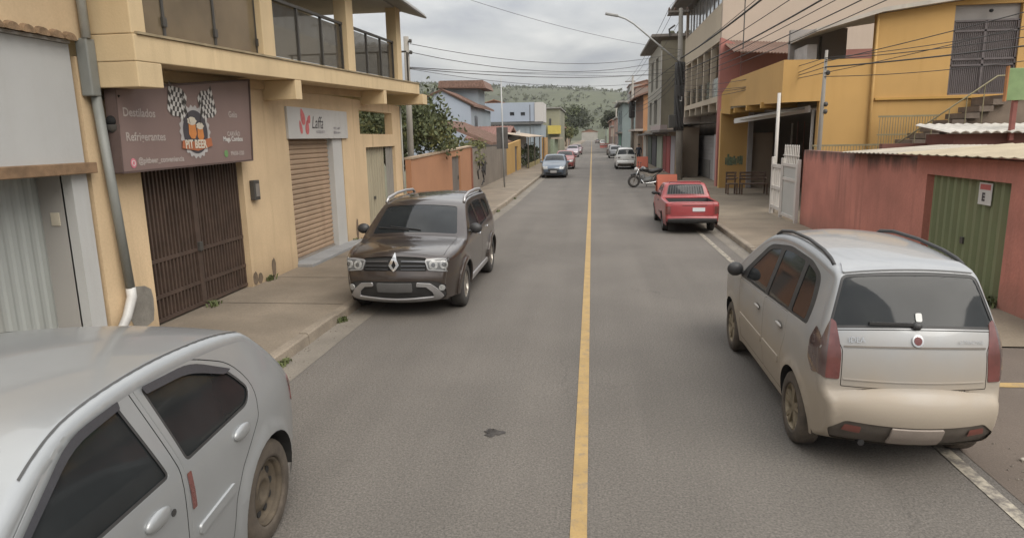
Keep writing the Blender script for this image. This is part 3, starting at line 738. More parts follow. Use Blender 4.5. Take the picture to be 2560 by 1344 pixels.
    rl = MB().tube([(2.5, -.5, 1.37), (2.5, -.48, 1.45), (2.5, .48, 1.45), (2.5, .5, 1.37)], .018, 8); rl.build('roof_bar', M('red_bar', (.25, .04, .04), .5), t)
    undercar(s, t, SEAM, zb, .4, 2.8, .62); MB().box(2.8, 4.25, -.6, .6, .33, .53).build('chassis', SEAM, t); backing(s, t, SEAM, zb)
    for cx, cz in wh:
        for sg in (-1, 1): wheel(t, cx, sg*.70, cz, .29, .175, sg, RUB, M('grey_steel_rim', (.16, .16, .16), .6), 'steel', dark=SEAM)
    return t
# ------------------------------------------------------------------ light and air
SUN_EL, SUN_AZ = 46, 138       # behind the camera to the right, veiled by cloud
w = bpy.data.worlds.new('World'); SC.world = w; w.use_nodes = True
n, l = w.node_tree.nodes, w.node_tree.links
bg = n['Background']; bg.inputs['Strength'].default_value = .1
sky = n.new('ShaderNodeTexSky'); sky.sky_type = 'NISHITA'; sky.sun_disc = False
sky.sun_elevation = math.radians(SUN_EL); sky.sun_rotation = math.radians(SUN_AZ); sky.dust_density = 3
tc = n.new('ShaderNodeTexCoord'); sp = n.new('ShaderNodeSeparateXYZ'); l.new(tc.outputs['Generated'], sp.inputs[0])
def mth(op, a, b=None, c=None):
    m = n.new('ShaderNodeMath'); m.operation = op
    for i, v in enumerate((a, b, c)):
        if v is None: continue
        if isinstance(v, (int, float)): m.inputs[i].default_value = v
        else: l.new(v, m.inputs[i])
    return m.outputs[0]
zz = mth('MAXIMUM', sp.outputs['Z'], 0.0); den = mth('ADD', zz, .28)
cb = n.new('ShaderNodeCombineXYZ'); l.new(mth('DIVIDE', sp.outputs['X'], den), cb.inputs[0]); l.new(mth('DIVIDE', sp.outputs['Y'], den), cb.inputs[1])
t1 = n.new('ShaderNodeTexNoise'); t1.inputs['Scale'].default_value = 1.6; t1.inputs['Detail'].default_value = 7; t1.inputs['Roughness'].default_value = .52; t1.inputs['Distortion'].default_value = .35; l.new(cb.outputs[0], t1.inputs['Vector'])
rp = n.new('ShaderNodeValToRGB'); l.new(t1.outputs['Fac'], rp.inputs[0])
rp.color_ramp.elements[0].position = .36; rp.color_ramp.elements[0].color = (.41, .425, .46, 1)
rp.color_ramp.elements[1].position = .66; rp.color_ramp.elements[1].color = (.84, .83, .79, 1)
e = rp.color_ramp.elements.new(.5); e.color = (.59, .595, .595, 1)
# overcast sky: brighter towards the zenith
br = mth('MULTIPLY_ADD', zz, 14.0, 3.45)
sc = n.new('ShaderNodeVectorMath'); sc.operation = 'SCALE'; l.new(rp.outputs[0], sc.inputs[0]); l.new(br, sc.inputs['Scale'])
mx = n.new('ShaderNodeMix'); mx.data_type = 'RGBA'; mx.inputs[0].default_value = .93
l.new(sky.outputs[0], mx.inputs[6]); l.new(sc.outputs[0], mx.inputs[7]); l.new(mx.outputs[2], bg.inputs['Color'])
sl = bpy.data.lights.new('sun', 'SUN'); sl.energy = 1.4; sl.angle = math.radians(50); sl.color = (1, .94, .85)
so = bpy.data.objects.new('sun', sl); COL.objects.link(so)
az = math.radians(SUN_AZ); el = math.radians(SUN_EL)
sdir = V((math.sin(az)*math.cos(el), math.cos(az)*math.cos(el), math.sin(el)))
so.rotation_euler = sdir.to_track_quat('Z', 'Y').to_euler(); so.location = (0, -5, 30)
SC.view_settings.view_transform = 'Standard'; SC.view_settings.look = 'None'; SC.view_settings.exposure = .95; SC.view_settings.gamma = 1
SC.render.engine = 'CYCLES'; SC.cycles.max_bounces = 6; SC.cycles.transparent_max_bounces = 12

# ------------------------------------------------------------------ ground, road, pavements
def asphalt():
    m = M('asphalt', (.152, .136, .119), .88, .10, .35, bump=.6, bscale=70, fine=.55, fscale=60)
    n, l, b = nodes_of(m)
    src = b.inputs['Base Color'].links[0].from_socket
    tc = n.new('ShaderNodeTexCoord')
    # pale, worn wheel tracks along the road and dusty edges
    mp = n.new('ShaderNodeMapping'); mp.inputs['Scale'].default_value = (1.1, .05, 1); l.new(tc.outputs['Object'], mp.inputs[0])
    t = n.new('ShaderNodeTexNoise'); t.inputs['Scale'].default_value = 1.2; t.inputs['Detail'].default_value = 5; l.new(mp.outputs[0], t.inputs['Vector'])
    r = n.new('ShaderNodeMapRange'); r.inputs['From Min'].default_value = .35; r.inputs['From Max'].default_value = .7; r.inputs['To Min'].default_value = .90; r.inputs['To Max'].default_value = 1.10; l.new(t.outputs['Fac'], r.inputs[0])
    tg = n.new('ShaderNodeTexNoise'); tg.inputs['Scale'].default_value = 38; tg.inputs['Detail'].default_value = 3; tg.inputs['Roughness'].default_value = .7; l.new(tc.outputs['Object'], tg.inputs['Vector'])
    rg = n.new('ShaderNodeMapRange'); rg.inputs['From Min'].default_value = .36; rg.inputs['From Max'].default_value = .64; rg.inputs['To Min'].default_value = .87; rg.inputs['To Max'].default_value = 1.16; l.new(tg.outputs['Fac'], rg.inputs[0])
    tb = n.new('ShaderNodeTexNoise'); tb.inputs['Scale'].default_value = .55; tb.inputs['Detail'].default_value = 4; l.new(tc.outputs['Object'], tb.inputs['Vector'])
    rb = n.new('ShaderNodeMapRange'); rb.inputs['From Min'].default_value = .35; rb.inputs['From Max'].default_value = .65; rb.inputs['To Min'].default_value = .93; rb.inputs['To Max'].default_value = 1.07; l.new(tb.outputs['Fac'], rb.inputs[0])
    m1 = n.new('ShaderNodeMath'); m1.operation = 'MULTIPLY'; l.new(r.outputs[0], m1.inputs[0]); l.new(rg.outputs[0], m1.inputs[1])
    m2 = n.new('ShaderNodeMath'); m2.operation = 'MULTIPLY'; l.new(m1.outputs[0], m2.inputs[0]); l.new(rb.outputs[0], m2.inputs[1])
    v = n.new('ShaderNodeVectorMath'); v.operation = 'SCALE'; l.new(src, v.inputs[0]); l.new(m2.outputs[0], v.inputs['Scale'])
    # cracks
    mp2 = n.new('ShaderNodeMapping'); mp2.inputs['Scale'].default_value = (.55, .3, 1); l.new(tc.outputs['Object'], mp2.inputs[0])
    t2 = n.new('ShaderNodeTexNoise'); t2.inputs['Scale'].default_value = 3; t2.inputs['Detail'].default_value = 3
    l.new(tc.outputs['Object'], t2.inputs['Vector'])
    av = n.new('ShaderNodeVectorMath'); av.operation = 'ADD'; l.new(mp2.outputs[0], av.inputs[0])
    s2 = n.new('ShaderNodeVectorMath'); s2.operation = 'SCALE'; s2.inputs['Scale'].default_value = .35; l.new(t2.outputs['Color'], s2.inputs[0]); l.new(s2.outputs[0], av.inputs[1])
    vo = n.new('ShaderNodeTexVoronoi'); vo.feature = 'DISTANCE_TO_EDGE'; vo.inputs['Scale'].default_value = .8; l.new(av.outputs[0], vo.inputs['Vector'])
    cr = n.new('ShaderNodeMapRange'); cr.inputs['From Min'].default_value = .002; cr.inputs['From Max'].default_value = .007; cr.inputs['To Min'].default_value = .3; cr.inputs['To Max'].default_value = 0; l.new(vo.outputs['Distance'], cr.inputs[0])
    t3 = n.new('ShaderNodeTexNoise'); t3.inputs['Scale'].default_value = .25; l.new(tc.outputs['Object'], t3.inputs['Vector'])
    g3 = n.new('ShaderNodeMapRange'); g3.inputs['From Min'].default_value = .52; g3.inputs['From Max'].default_value = .6; l.new(t3.outputs['Fac'], g3.inputs[0])
    mu = n.new('ShaderNodeMath'); mu.operation = 'MULTIPLY'; l.new(cr.outputs[0], mu.inputs[0]); l.new(g3.outputs[0], mu.inputs[1])
    x = n.new('ShaderNodeMix'); x.data_type = 'RGBA'; x.inputs[7].default_value = (.04, .036, .032, 1); l.new(mu.outputs[0], x.inputs[0]); l.new(v.outputs[0], x.inputs[6])
    l.new(x.outputs[2], b.inputs['Base Color']); return m
def worn(name, col, under, thr=(.42, .62)):
    m = M(name, col, .75, .12, 4, fine=.15, fscale=60); n, l, b = nodes_of(m)
    src = b.inputs['Base Color'].links[0].from_socket
    tc = n.new('ShaderNodeTexCoord'); t = n.new('ShaderNodeTexNoise'); t.inputs['Scale'].default_value = 9; t.inputs['Detail'].default_value = 6; t.inputs['Roughness'].default_value = .7; l.new(tc.outputs['Object'], t.inputs['Vector'])
    r = n.new('ShaderNodeMapRange'); r.inputs['From Min'].default_value = thr[0]; r.inputs['From Max'].default_value = thr[1]; l.new(t.outputs['Fac'], r.inputs[0])
    x = n.new('ShaderNodeMix'); x.data_type = 'RGBA'; l.new(r.outputs[0], x.inputs[0]); l.new(src, x.inputs[6]); x.inputs[7].default_value = (*under, 1); l.new(x.outputs[2], b.inputs['Base Color']); return m
ASPH = asphalt()
PAVE = M('pavement_concrete', (.20, .163, .122), .92, .22, .9, bump=.3, bscale=30, streak=None, fine=.22, fscale=40)
KERB = M('kerb_concrete', (.235, .195, .15), .9, .25, 2.0, bump=.4, bscale=25, fine=.2, fscale=40)
GUTT = M('gutter_concrete', (.185, .163, .135), .9, .22, 1.5, bump=.3, bscale=30, fine=.25, fscale=50)
SOIL = M('dry_earth', (.21, .165, .12), .95, .25, .5, bump=.3, bscale=20)
def sheet(name, mat, pts, z):
    m = MB(); i = 0; m.v = [(x, y, z) for x, y in pts]; m.f = [tuple(range(len(pts)))]; return m.build(name, mat, kind='structure')
sheet('ground', M('ground_green_brown', (.12, .115, .07), .95, .3, .03), [(-3500, -300), (3500, -300), (3500, 4500), (-3500, 4500)], -.3)
YS = [-12, 2, 8, 12, 18, 26, 36, 60, 120, 260, 420]
def kl(y): return -3.66+.34*min(1, max(0, (y-11)/15))       # left kerb face
def kr(y): return 3.46+.06*min(1, max(0, (y-14)/20))
def strip(name, mat, xl, xr, z, ys=YS, kind='structure', z2=None):
    m = MB()
    for a, b in zip(ys, ys[1:]): m.quad((xl(a), a, z), (xr(a), a, z), (xr(b), b, z), (xl(b), b, z))
    return m.build(name, mat, kind=kind)
strip('road', ASPH, lambda y: kl(y)-.05, lambda y: kr(y)+.05, 0)
strip('gutter', GUTT, lambda y: kl(y), lambda y: kl(y)+.36, .005)
strip('gutter', GUTT, lambda y: kr(y)-.3, lambda y: kr(y), .005, [9.5, 12, 18, 26, 36, 60, 120, 260, 420])
YEL = worn('yellow_road_paint', (.36, .24, .095), (.15, .13, .11), (.50, .80))
WHT = worn('white_road_paint', (.38, .34, .27), (.13, .115, .10), (.40, .58))
m = MB()
for a, b in zip(YS, YS[1:]): m.quad((-.135, a, .006), (-.022, a, .006), (-.022, b, .006), (-.135, b, .006))
m.build('centre_line', YEL, kind='structure')
m = MB(); m.quad((2.86, -5, .006), (2.97, -5, .006), (2.93, 18.6, .006), (2.82, 18.6, .006)); m.build('edge_line', WHT, kind='structure')
SIDEST = M('side_street_surface', (.125, .098, .078), .92, .14, .8, bump=.3, bscale=60, fine=.3, fscale=80)
sheet('side_street', SIDEST, [(kr(0)-.05-.38, -12), (40, -12), (40, 8.35), (kr(8)-.05-.38, 8.35)], .003)
m = MB(); m.quad((3.75, 6.97, .009), (7.5, 7.12, .009), (7.5, 7.25, .009), (3.75, 7.10, .009)); m.build('crossing_mark', YEL, kind='structure')
# left pavement with joints, kerb stones
m = MB()
for a, b in zip(YS, YS[1:]): 
    m.quad((-6.6, a, .135), (kl(a)-.13, a, .135), (kl(b)-.13, b, .135), (-6.6, b, .135))
m.build('pavement', PAVE, kind='structure')
m = MB(); y = -12.
while y < 90:
    L = 1.0 if y < 40 else 4
    a, b = y+.006, y+L-.006; x0, x1 = kl(a), kl(b); j = random.uniform(-.008, .008)
    for (p, q) in (((x0-.13, x1-.13), (x0, x1)),):
        i = len(m.v); zt = .143+j
        m.v += [(x0-.13, a, -.05), (x0+.012, a, -.05), (x0-.005, a, zt-.02), (x0-.025, a, zt), (x0-.13, a, zt), (x1-.13, b, -.05), (x1+.012, b, -.05), (x1-.005, b, zt-.02), (x1-.025, b, zt), (x1-.13, b, zt)]
        m.f += [(i, i+1, i+2, i+3, i+4), (i+9, i+8, i+7, i+6, i+5)]+[(i+k, i+5+k, i+5+(k+1) % 5, i+(k+1) % 5) for k in range(5)]
    y += L
m.build('kerb', KERB, kind='structure')
m = MB(); y = 9.0
while y < 90:
    L = 1.0 if y < 40 else 4
    a, b = y+.006, y+L-.006; x0, x1 = kr(a), kr(b); zt = .125+random.uniform(-.008, .008); i = len(m.v)
    m.v += [(x0+.13, a, -.05), (x0-.012, a, -.05), (x0+.005, a, zt-.02), (x0+.025, a, zt), (x0+.13, a, zt), (x1+.13, b, -.05), (x1-.012, b, -.05), (x1+.005, b, zt-.02), (x1+.025, b, zt), (x1+.13, b, zt)]
    m.f += [(i, i+1, i+2, i+3, i+4), (i+9, i+8, i+7, i+6, i+5)]+[(i+k, i+5+k, i+5+(k+1) % 5, i+(k+1) % 5) for k in range(5)]
    y += L
m.build('kerb', KERB, kind='structure')
PAVE2 = M('pale_pavement', (.20, .162, .118), .92, .22, .8, bump=.3, bscale=30, fine=.2, fscale=40)
m = MB(); ys = [8.35, 9.0, 12, 18, 26, 36, 60, 120, 260, 420]
for a, b in zip(ys, ys[1:]):
    X1 = 22 if a < 40 else 9
    z0 = .02 if a < 8.9 else .118; z1 = .02 if b < 8.9 else .118
    m.quad((kr(a)+.13 if a > 8.9 else 3.35, a, z0), (X1, a, z0), (X1, b, z1), (kr(b)+.13, b, z1))
m.build('pavement', PAVE2, kind='structure')
# pavement joints: thin dark grooves
JO = M('joint_dirt', (.085, .07, .055), .95, .3, 5)
m = MB()
for y in (9.6, 11.55, 13.7, 16.0, 18.5, 21.2, 24, 27, 31): m.quad((-6.0, y, .139), (kl(y)-.14, y, .139), (kl(y)-.14, y+.018, .139), (-6.0, y+.018, .139))
for y in (10.2, 12.8, 15.4, 18.2, 20.2, 23, 26, 29.5): m.quad((kr(y)+.14, y, .122), (5.6, y, .122), (5.6, y+.02, .122), (kr(y)+.14, y+.02, .122))
m.build('pavement_joint', JO, kind='structure')
# ragged asphalt patch and dark spot on the road
def blob(name, mat, cx, cy, rx, ry, z, n=26, rough=.10, seed=1, kind='structure'):
    r = random.Random(seed); pts = []
    for i in range(n):
        a = 2*PI*i/n; k = 1+r.uniform(-rough, rough); pts.append((cx+rx*k*math.cos(a), cy+ry*k*math.sin(a)))
    return sheet(name, mat, pts, z)
DARKP = M('dark_patch', (.118, .105, .092), .9, .12, 2, bump=.3, bscale=60, fine=.3, fscale=80)
# crumpled dark rag on the lane
m = MB(); rr = random.Random(4); N_ = 18
for i in range(N_):
    for j in range(12):
        a = 2*PI*i/N_; q = j/11; k = q*(.072+.022*math.sin(3*a+1)+.014*math.sin(7*a))
        m.v.append((k*math.cos(a)*1.2, k*math.sin(a)*.9, .004+.03*(1-q)**.6*(.6+.5*math.sin(5*a+6*q))+.012*(1-q)))
for i in range(N_):
    for j in range(11): m.f.append((i*12+j, ((i+1) % N_)*12+j, ((i+1) % N_)*12+j+1, i*12+j+1))
m.v = [(x-.87, y+5.53, z) for x, y, z in m.v]
tag(m.build('crumpled_rag', M('dark_rag', (.05, .045, .042), .9, .3, 30), smooth=True), 'small crumpled black rag lying on the asphalt left of the yellow line', 'rag')
for i, (x, y) in enumerate(((3.42, 5.35), (3.9, 4.9), (3.25, 4.3))):
    tag(MB().ell((x, y, .015), .03, .022, .016, 8, 5).build('pebble', M('pale_stone', (.4, .36, .3), .9), smooth=True), 'tiny pale pebble on the brown side street beside the white edge line', 'pebble', 'pebbles by the edge line')
# ------------------------------------------------------------------ cars in their places
SILVER = M('silver_paint', (.31, .32, .325), .34, .04, 3, metal=.4, coat=.6, fine=0)
SILVER_D = M('silver_paint_dusty', (.31, .32, .33), .32, .04, 3, metal=.25, coat=.7, fine=0, dust=(.325, .265, .195), dz=(.62, 1.2), dmax=.85)
BROWN = M('dark_brown_paint', (.048, .036, .03), .28, .06, 3, metal=.35, coat=1., fine=0)
REDP = M('red_paint', (.27, .034, .036), .38, .12, 2, coat=.5, fine=0)
ZK = True
t = make_hatch('parked_car', 'silver five-door hatchback facing the camera beside the near left kerb, rusty rear wheel', SILVER, 'cars parked along the kerb', q=.055, wheel_m=RUBDUST)
HATCH = t; ZK = False
t = make_mpv('parked_car', 'dusty silver people carrier with black roof rails beside the red wall', SILVER_D, q=.055)
MPV = t
t = make_suv('parked_car', 'dark brown sport utility car with silver skid plate against the left kerb', BROWN, q=.06)
SUV = t
t = make_pickup('pickup_truck', 'small red pickup truck parked by the right kerb before the white gate', REDP)
PICK = t
def put(t, X, Y, head, lx, sc_=1., wy=1., yaw=0.):
    """the car's local point x=lx (on its centre line) stands at X,Y"""
    a = -PI/2*head+math.radians(yaw); t.rotation_euler = (0, 0, a)
    t.scale = (sc_, sc_*wy, sc_)
    t.location = V((X, Y, 0))-Matrix.Rotation(a, 3, 'Z') @ V((lx*sc_, 0, 0))
put(HATCH, -3.02, 3.80, -1, 3.08, 1.18, .98, 3.0)
put(MPV, 2.39, 5.62, 1, 3.34, 1., .9)
put(SUV, -2.85, 10.15, -1, .83)
put(PICK, 2.63, 18.75, 1, 3.42, .88)

# ------------------------------------------------------------------ left side of the street
def corr(m, a, b, c, n, amp, trap=True):
    """corrugated sheet: a->b runs across the ribs, a->c along them"""
    a, b, c = V(a), V(b), V(c); e = b-a; f = c-a; nn = e.cross(f).normalized(); prof = (0, 0, 1, 1) if trap else (0, .7, 1, .7)
    k = len(prof); base = len(m.v); tot = n*k
    for i in range(tot+1):
        t = (i-(.35 if trap and i % k in (2,) else 0))/tot
        p = a+e*min(1, max(0, t))+nn*amp*prof[i % k]
        m.v += [tuple(p), tuple(p+f)]
    for i in range(tot): m.f.append((base+2*i, base+2*i+2, base+2*i+3, base+2*i+1))
    return m
def slope(m, k=.03, y0=7.8):
    m.v = [(x, y, z+k*(y-y0)) for x, y, z in m.v]; return m
YEL_W = M('ochre_yellow_plaster', (.58, .43, .265), .88, .14, .7, bump=.15, bscale=35, streak=(.33, .235, .135), sfac=.7, fine=.1, fscale=30, dust=(.24, .175, .115), dz=(-.05, .5), dmax=.55)
YEL_T = M('pale_yellow_trim', (.60, .46, .275), .88, .10, .8, bump=.15, bscale=35, streak=(.30, .22, .13), sfac=.45, fine=.08)
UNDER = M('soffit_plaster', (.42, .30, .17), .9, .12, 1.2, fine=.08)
GREYP = M('grey_blue_plaster', (.42, .42, .41), .88, .06, .6, bump=.12, bscale=30, streak=(.30, .28, .25), sfac=.35, fine=.06)
GREYT = M('grey_reveal', (.33, .315, .295), .88, .06, .6, fine=.06)
WOOD = M('brown_timber', (.20, .125, .07), .8, .3, 6, bump=.3)
ROOFG = M('grey_roof_sheet', (.20, .195, .185), .7, .15, 1.0, fine=.1)
TILE = M('clay_tile', (.185, .112, .085), .9, .3, 6, bump=.3, streak=(.12, .08, .06), sfac=.5)
PGATE = M('pale_green_gate_paint', (.32, .335, .32), .6, .08, .8, streak=(.25, .23, .19), sfac=.5, fine=.05)
TGLASS = glass('tinted_balcony_glass', (.10, .09, .075), .5, .05)
BROWNGL = M('brown_tinted_pane', (.13, .10, .062), .12, .35, .9, coat=.6, fine=0)
DARKMET = M('dark_metal', (.06, .056, .05), .5, .15, 5)
BARS = M('brown_gate_paint', (.072, .048, .037), .55, .25, 5, streak=(.10, .06, .04), sfac=.5)
TANB = M('tan_gate_backing', (.36, .26, .175), .8, .2, 1.5, streak=(.12, .08, .05), sfac=.6)
SHUT = M('tan_shutter_paint', (.32, .225, .15), .6, .12, 1.0, streak=(.17, .11, .07), sfac=.5, fine=.06)
XW, XO = -5.85, -5.22
# grey neighbour in the left corner
t = thing('grey_building', 'grey plastered building with a pale corrugated gate at the far left edge', 'building', (XW, 5, .13))
wall('wall', GREYP, rect(-2, 7.22, .05, 3.72), [rect(2.4, 6.98, .06, 2.28)], FX(XW-.01), .14, t)
m = MB().box(-6.35, -5.98, 6.98, 7.2, .1, 2.28); m.box(-6.35, -5.98, 2.2, 2.4, .1, 2.28); m.box(-6.35, -5.99, 2.4, 6.98, 2.28, 2.5); m.build('gate_reveal', GREYT, t)
m = MB(); corr(m, (-6.30, 2.4, .16), (-6.30, 6.98, .16), (-6.30, 2.4, 2.28), 26, .014); g = m.build('gate', PGATE, t)
MB().box(-6.28, -6.255, 5.93, 6.0, .15, 2.28).build('gate_post', PGATE, g)
MB().box(XW-.02, XW+.10, 2.1, 7.28, 2.285, 2.41).build('lintel', WOOD, t, bevel=.01)
p = at(140, 548, Y=6.978)
o = MB().box(p.x-.055, p.x+.055, 6.965, 6.978, p.z-.075, p.z+.075).build('number_plate', M('ivory_plastic', (.55, .50, .40), .6), t, bevel=.004)
m = MB(); y = 2.0
while y < 7.3:
    q = [(.085*math.cos(PI*i/6), .075*math.sin(PI*i/6)) for i in range(7)]
    m.prism([(y+a*.95, 3.76+.0+b) for a, b in q]+[(y-.06, 3.755), (y+.06, 3.755)], lambda a, b, d: (d, a, b+(XW+.1-d)*.25), XW-.5, XW+.12); y += .19
m.build('roof_tile_edge', M('mossy_tile', (.22, .145, .085), .95, .4, 9, bump=.4), t)
MB().box(XW-.6, XW+.03, 0, 7.2, 3.725, 3.757).build('roof_edge', GREYT, t)

# ochre house with the balcony
B = thing('yellow_building', 'ochre yellow two-storey building with a glazed balcony over shop fronts on the left', 'building', (XW, 13, .13))
holes = [rect(8.16, 10.74, .13, 2.36), rect(12.58, 15.45, .13, 3.2), rect(17.1, 19.72, .06, 2.42), rect(16.72, 19.55, 2.76, 3.36)]
wall('wall', YEL_W, rect(7.28, 20.48, .05, 3.60), holes, FX(XW), .22, B)
slope(MB().box(-9.5, XO, 7.45, 20.5, 3.56, 3.86)).build('balcony_slab', YEL_T, B, bevel=.012)
MB().box(-9.5, XW+.32, 20.52, 21.3, 3.80, 3.99).build('canopy_slab', YEL_T, B, bevel=.01)
MB().box(-9, XO+.09, 20.5, 21.05, 3.66, 3.95).build('end_slab', YEL_T, B)
for ya, yb, zb_ in ((7.454, 7.92, 3.27), (11.7, 11.96, 3.22), (16.9, 17.12, 3.22), (20.6, 20.85, 3.35)):
    slope(MB().box(XW-.0, XO-.002, ya, yb, zb_, 3.557)).build('cantilever_beam', YEL_T, B, bevel=.01)
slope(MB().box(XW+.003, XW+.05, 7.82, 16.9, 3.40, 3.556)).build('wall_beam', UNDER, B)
ridge = slope(MB().box(XO-.02, XO+.025, 7.5, 20.48, 3.862, 3.89)); ridge.build('slab_drip_edge', M('dirty_edge', (.30, .24, .15), .9, .3, 4), B)
for ya, yb in ((7.455, 7.72), (10.66, 11.08), (14.55, 14.98), (18.35, 18.78)):
    slope(MB().box(XO-.30 if ya > 8 else XW+.003, XO-.02, ya, yb, 3.865, 6.05)).build('column', YEL_T, B, bevel=.012)
MB().box(-6.15, XW+.06, -2, 7.45, 3.775, 6.6).build('upper_wall', YEL_W, B)
# first bay: full height brown panes
for ya, yb in ((7.73, 8.22), (8.27, 9.40), (9.45, 10.64)):
    w_ = slope(MB().box(XO-.16, XO-.135, ya, yb, 3.90, 6.05)).build('window', BROWNGL, B)
    slope(MB().box(XO-.18, XO-.12, yb, yb+.05, 3.89, 6.05)).build('mullion', DARKMET, w_)
    slope(MB().box(XO-.13, XO-.10, yb-.02, yb+.06, 4.03, 4.14).box(XO-.13, XO-.10, yb-.02, yb+.06, 4.9, 5.0)).build('clamp', DARKMET, w_)
# railing bays
for ya, yb in ((11.09, 14.54), (14.99, 18.34)):
    r_ = slope(MB().bar((XO-.14, ya, 4.86), (XO-.14, yb, 4.86), .06, .05)).build('handrail', DARKMET, B)
    n_ = 3
    for k in range(n_+1):
        yy = ya+.05+(yb-ya-.1)*k/n_
        slope(MB().box(XO-.165, XO-.115, yy-.025, yy+.025, 3.87, 4.84)).build('baluster', DARKMET, r_)
        if k < n_:
            y2 = ya+.05+(yb-ya-.1)*(k+1)/n_
            slope(MB().box(XO-.146, XO-.138, yy+.03, y2-.03, 3.93, 4.80)).build('glass_panel', TGLASS, r_)
r_ = slope(MB().bar((-9.2, 20.3, 4.80), (XO-.3, 20.3, 4.80), .05, .05)).build('handrail', DARKMET, B)
for k in range(5):
    xx = -9.1+k*.9
    slope(MB().box(xx-.025, xx+.025, 20.28, 20.32, 3.87, 4.78)).build('baluster', DARKMET, r_)
MB().box(-7.4, -7.2, 7.2, 13.2, 3.95, 5.95).build('interior_wall', M('inner_wall', (.25, .19, .13), .9, .15, 1), B)
MB().box(-9.4, -9.25, 7.2, 19.2, 3.95, 5.95).build('interior_wall', M('inner_wall', (0, 0, 0)), B)
MB().box(-9.6, XO-.05, 5.5, 19.0, 6.06, 6.14).build('ceiling', M('grey_ceiling', (.28, .27, .25), .9, .1, 1), B)
# roof with a rolled eave
m = MB(); prof = [(-9.8, 8.0), (-7.5, 7.25), (-6.0, 6.70), (-5.2, 6.36), (-4.85, 6.17), (-4.66, 6.02), (-4.60, 5.93), (-4.63, 5.90), (-4.75, 5.935), (-5.3, 6.10), (-5.45, 6.145), (-9.8, 6.16)]
m.prism(prof, lambda a, b, d: (a, d, b), 5.2, 19.25); m.build('roof', ROOFG, B)
# bar gate under the board
G = MB(); G.box(XW-.20, XW-.18, 8.17, 10.73, .15, 2.35); gt = G.build('gate', TANB, B)
m = MB(); n_ = 30
for k in range(n_+1):
    y = 8.19+(10.71-8.19)*k/n_; m.box(XW-.135, XW-.095, y-.017, y+.017, .17, 2.34)
gb = m.build('gate_bars', BARS, gt)
m = MB(); m.box(XW-.17, XW-.08, 9.35, 9.47, .16, 2.345)
for z in (.19, .52, 1.02, 2.3): m.box(XW-.145, XW-.088, 8.17, 10.73, z-.025, z+.025)
m.build('gate_frame', BARS, gt)
MB().box(XW-.10, XW-.03, 9.36, 9.44, 1.0, 1.14).build('gate_lock', DARKMET, gt, bevel=.01)
# roller shutter with grey jamb
S = MB(); z = .24; k = 0
pr = []
while z < 2.68: pr += [(0, z), (.026, z+.02), (.026, z+.07), (0, z+.095)]; z += .1
base = len(S.v)
for a, b in pr: S.v += [(XW-.16+a, 12.6, b), (XW-.16+a, 14.86, b)]
for i in range(len(pr)-1): S.f.append((2*i, 2*i+1, 2*i+3, 2*i+2))
sh = S.build('roller_shutter', SHUT, B)
m = MB(); m.box(XW-.17, XW-.11, 12.6, 14.86, .16, .245); m.build('shutter_bottom_bar', M('grey_bar', (.25, .22, .19), .6), sh)
JAMB = M('grey_jamb', (.43, .42, .40), .85, .06, 1)
MB().box(XW-.2, XW-.015, 14.88, 15.44, .13, 2.66).build('jamb', JAMB, B, bevel=.008)
MB().box(XW-.2, XW-.03, 12.58, 15.45, 2.66, 3.19).build('shutter_box', JAMB, B)
MB().box(XW-.25, XW+.32, 12.55, 15.9, .10, .20).build('doorstep', M('grey_blue_step', (.25, .25, .25), .9, .15, 2), B, bevel=.015)
# corrugated double gate with a timber strut
m = MB(); corr(m, (XW-.16, 17.12, .14), (XW-.16, 19.02, .14), (XW-.16, 17.12, 2.42), 9, .035); g = m.build('corrugated_gate', M('khaki_gate_paint', (.31, .275, .195), .65, .1, .8, streak=(.16, .12, .08), sfac=.6), B)
m = MB(); corr(m, (XW-.10, 19.06, .14), (XW-.10, 19.70, .14), (XW-.10, 19.06, 2.42), 4, .03); m.build('corrugated_gate', M('grey_gate_paint', (.22, .205, .18), .7, .1, 1), B)
MB().box(XW-.13, XW-.09, 17.9, 18.0, 1.0, 1.08).build('gate_lock', DARKMET, g)
# meter box, wall wear, downpipe
m = MB().box(XW+.003, XW+.09, 10.93, 11.12, 1.62, 1.96); mb = m.build('meter_box', DARKMET, B, bevel=.01)
MB().box(XW+.091, XW+.10, 10.965, 11.085, 1.68, 1.90).build('meter_window', M('dull_grey', (.20, .18, .16), .4), mb)
def blotch(name, mat, pts, parent, off=.006):
    m = MB(); m.v = [(XW+off, y, z) for y, z in pts]; m.f = [tuple(range(len(pts)))]; return m.build(name, mat, parent)
GPL = M('bare_cement', (.205, .19, .165), .95, .25, 4, bump=.5, bscale=18, fine=.2)
P_ = [at(x, y, X=XW+.006) for x, y in ((326, 726), (338, 716), (362, 714), (378, 722), (384, 745), (386, 775), (385, 800), (372, 812), (360, 818), (348, 828), (338, 820), (332, 806), (322, 790), (322, 765), (321, 742))]
blotch('bare_plaster_patch', GPL, [(p.y, p.z) for p in P_], B)
for seed, (yc, hh) in enumerate(((11.02, .16), (11.55, .3), (16.1, .45), (10.85, .2))):
    r_ = random.Random(seed); pts = [(yc+(.07+.03*r_.random())*math.cos(2*PI*i/14), max(.14, .14+hh*.6+hh*(.55+.12*r_.random())*math.sin(2*PI*i/14))) for i in range(14)]
    blotch('wall_scuff', M('brown_scuff', (.15, .11, .075), .95, .3, 8), pts, B, .004)
PIPE = M('grey_green_pipe', (.20, .205, .19), .5, .1, 3)
m = MB().tube([(XW+.13, 7.30, 6.4), (XW+.13, 7.34, 3.80)], .05, 10); dp = m.build('downpipe', M('pale_grey_pipe', (.36, .36, .33), .5), B, smooth=True)
MB().box(XW+.006, XW+.15, 7.30, 7.445, 3.16, 3.80).build('pipe_box', PIPE, dp, bevel=.015)
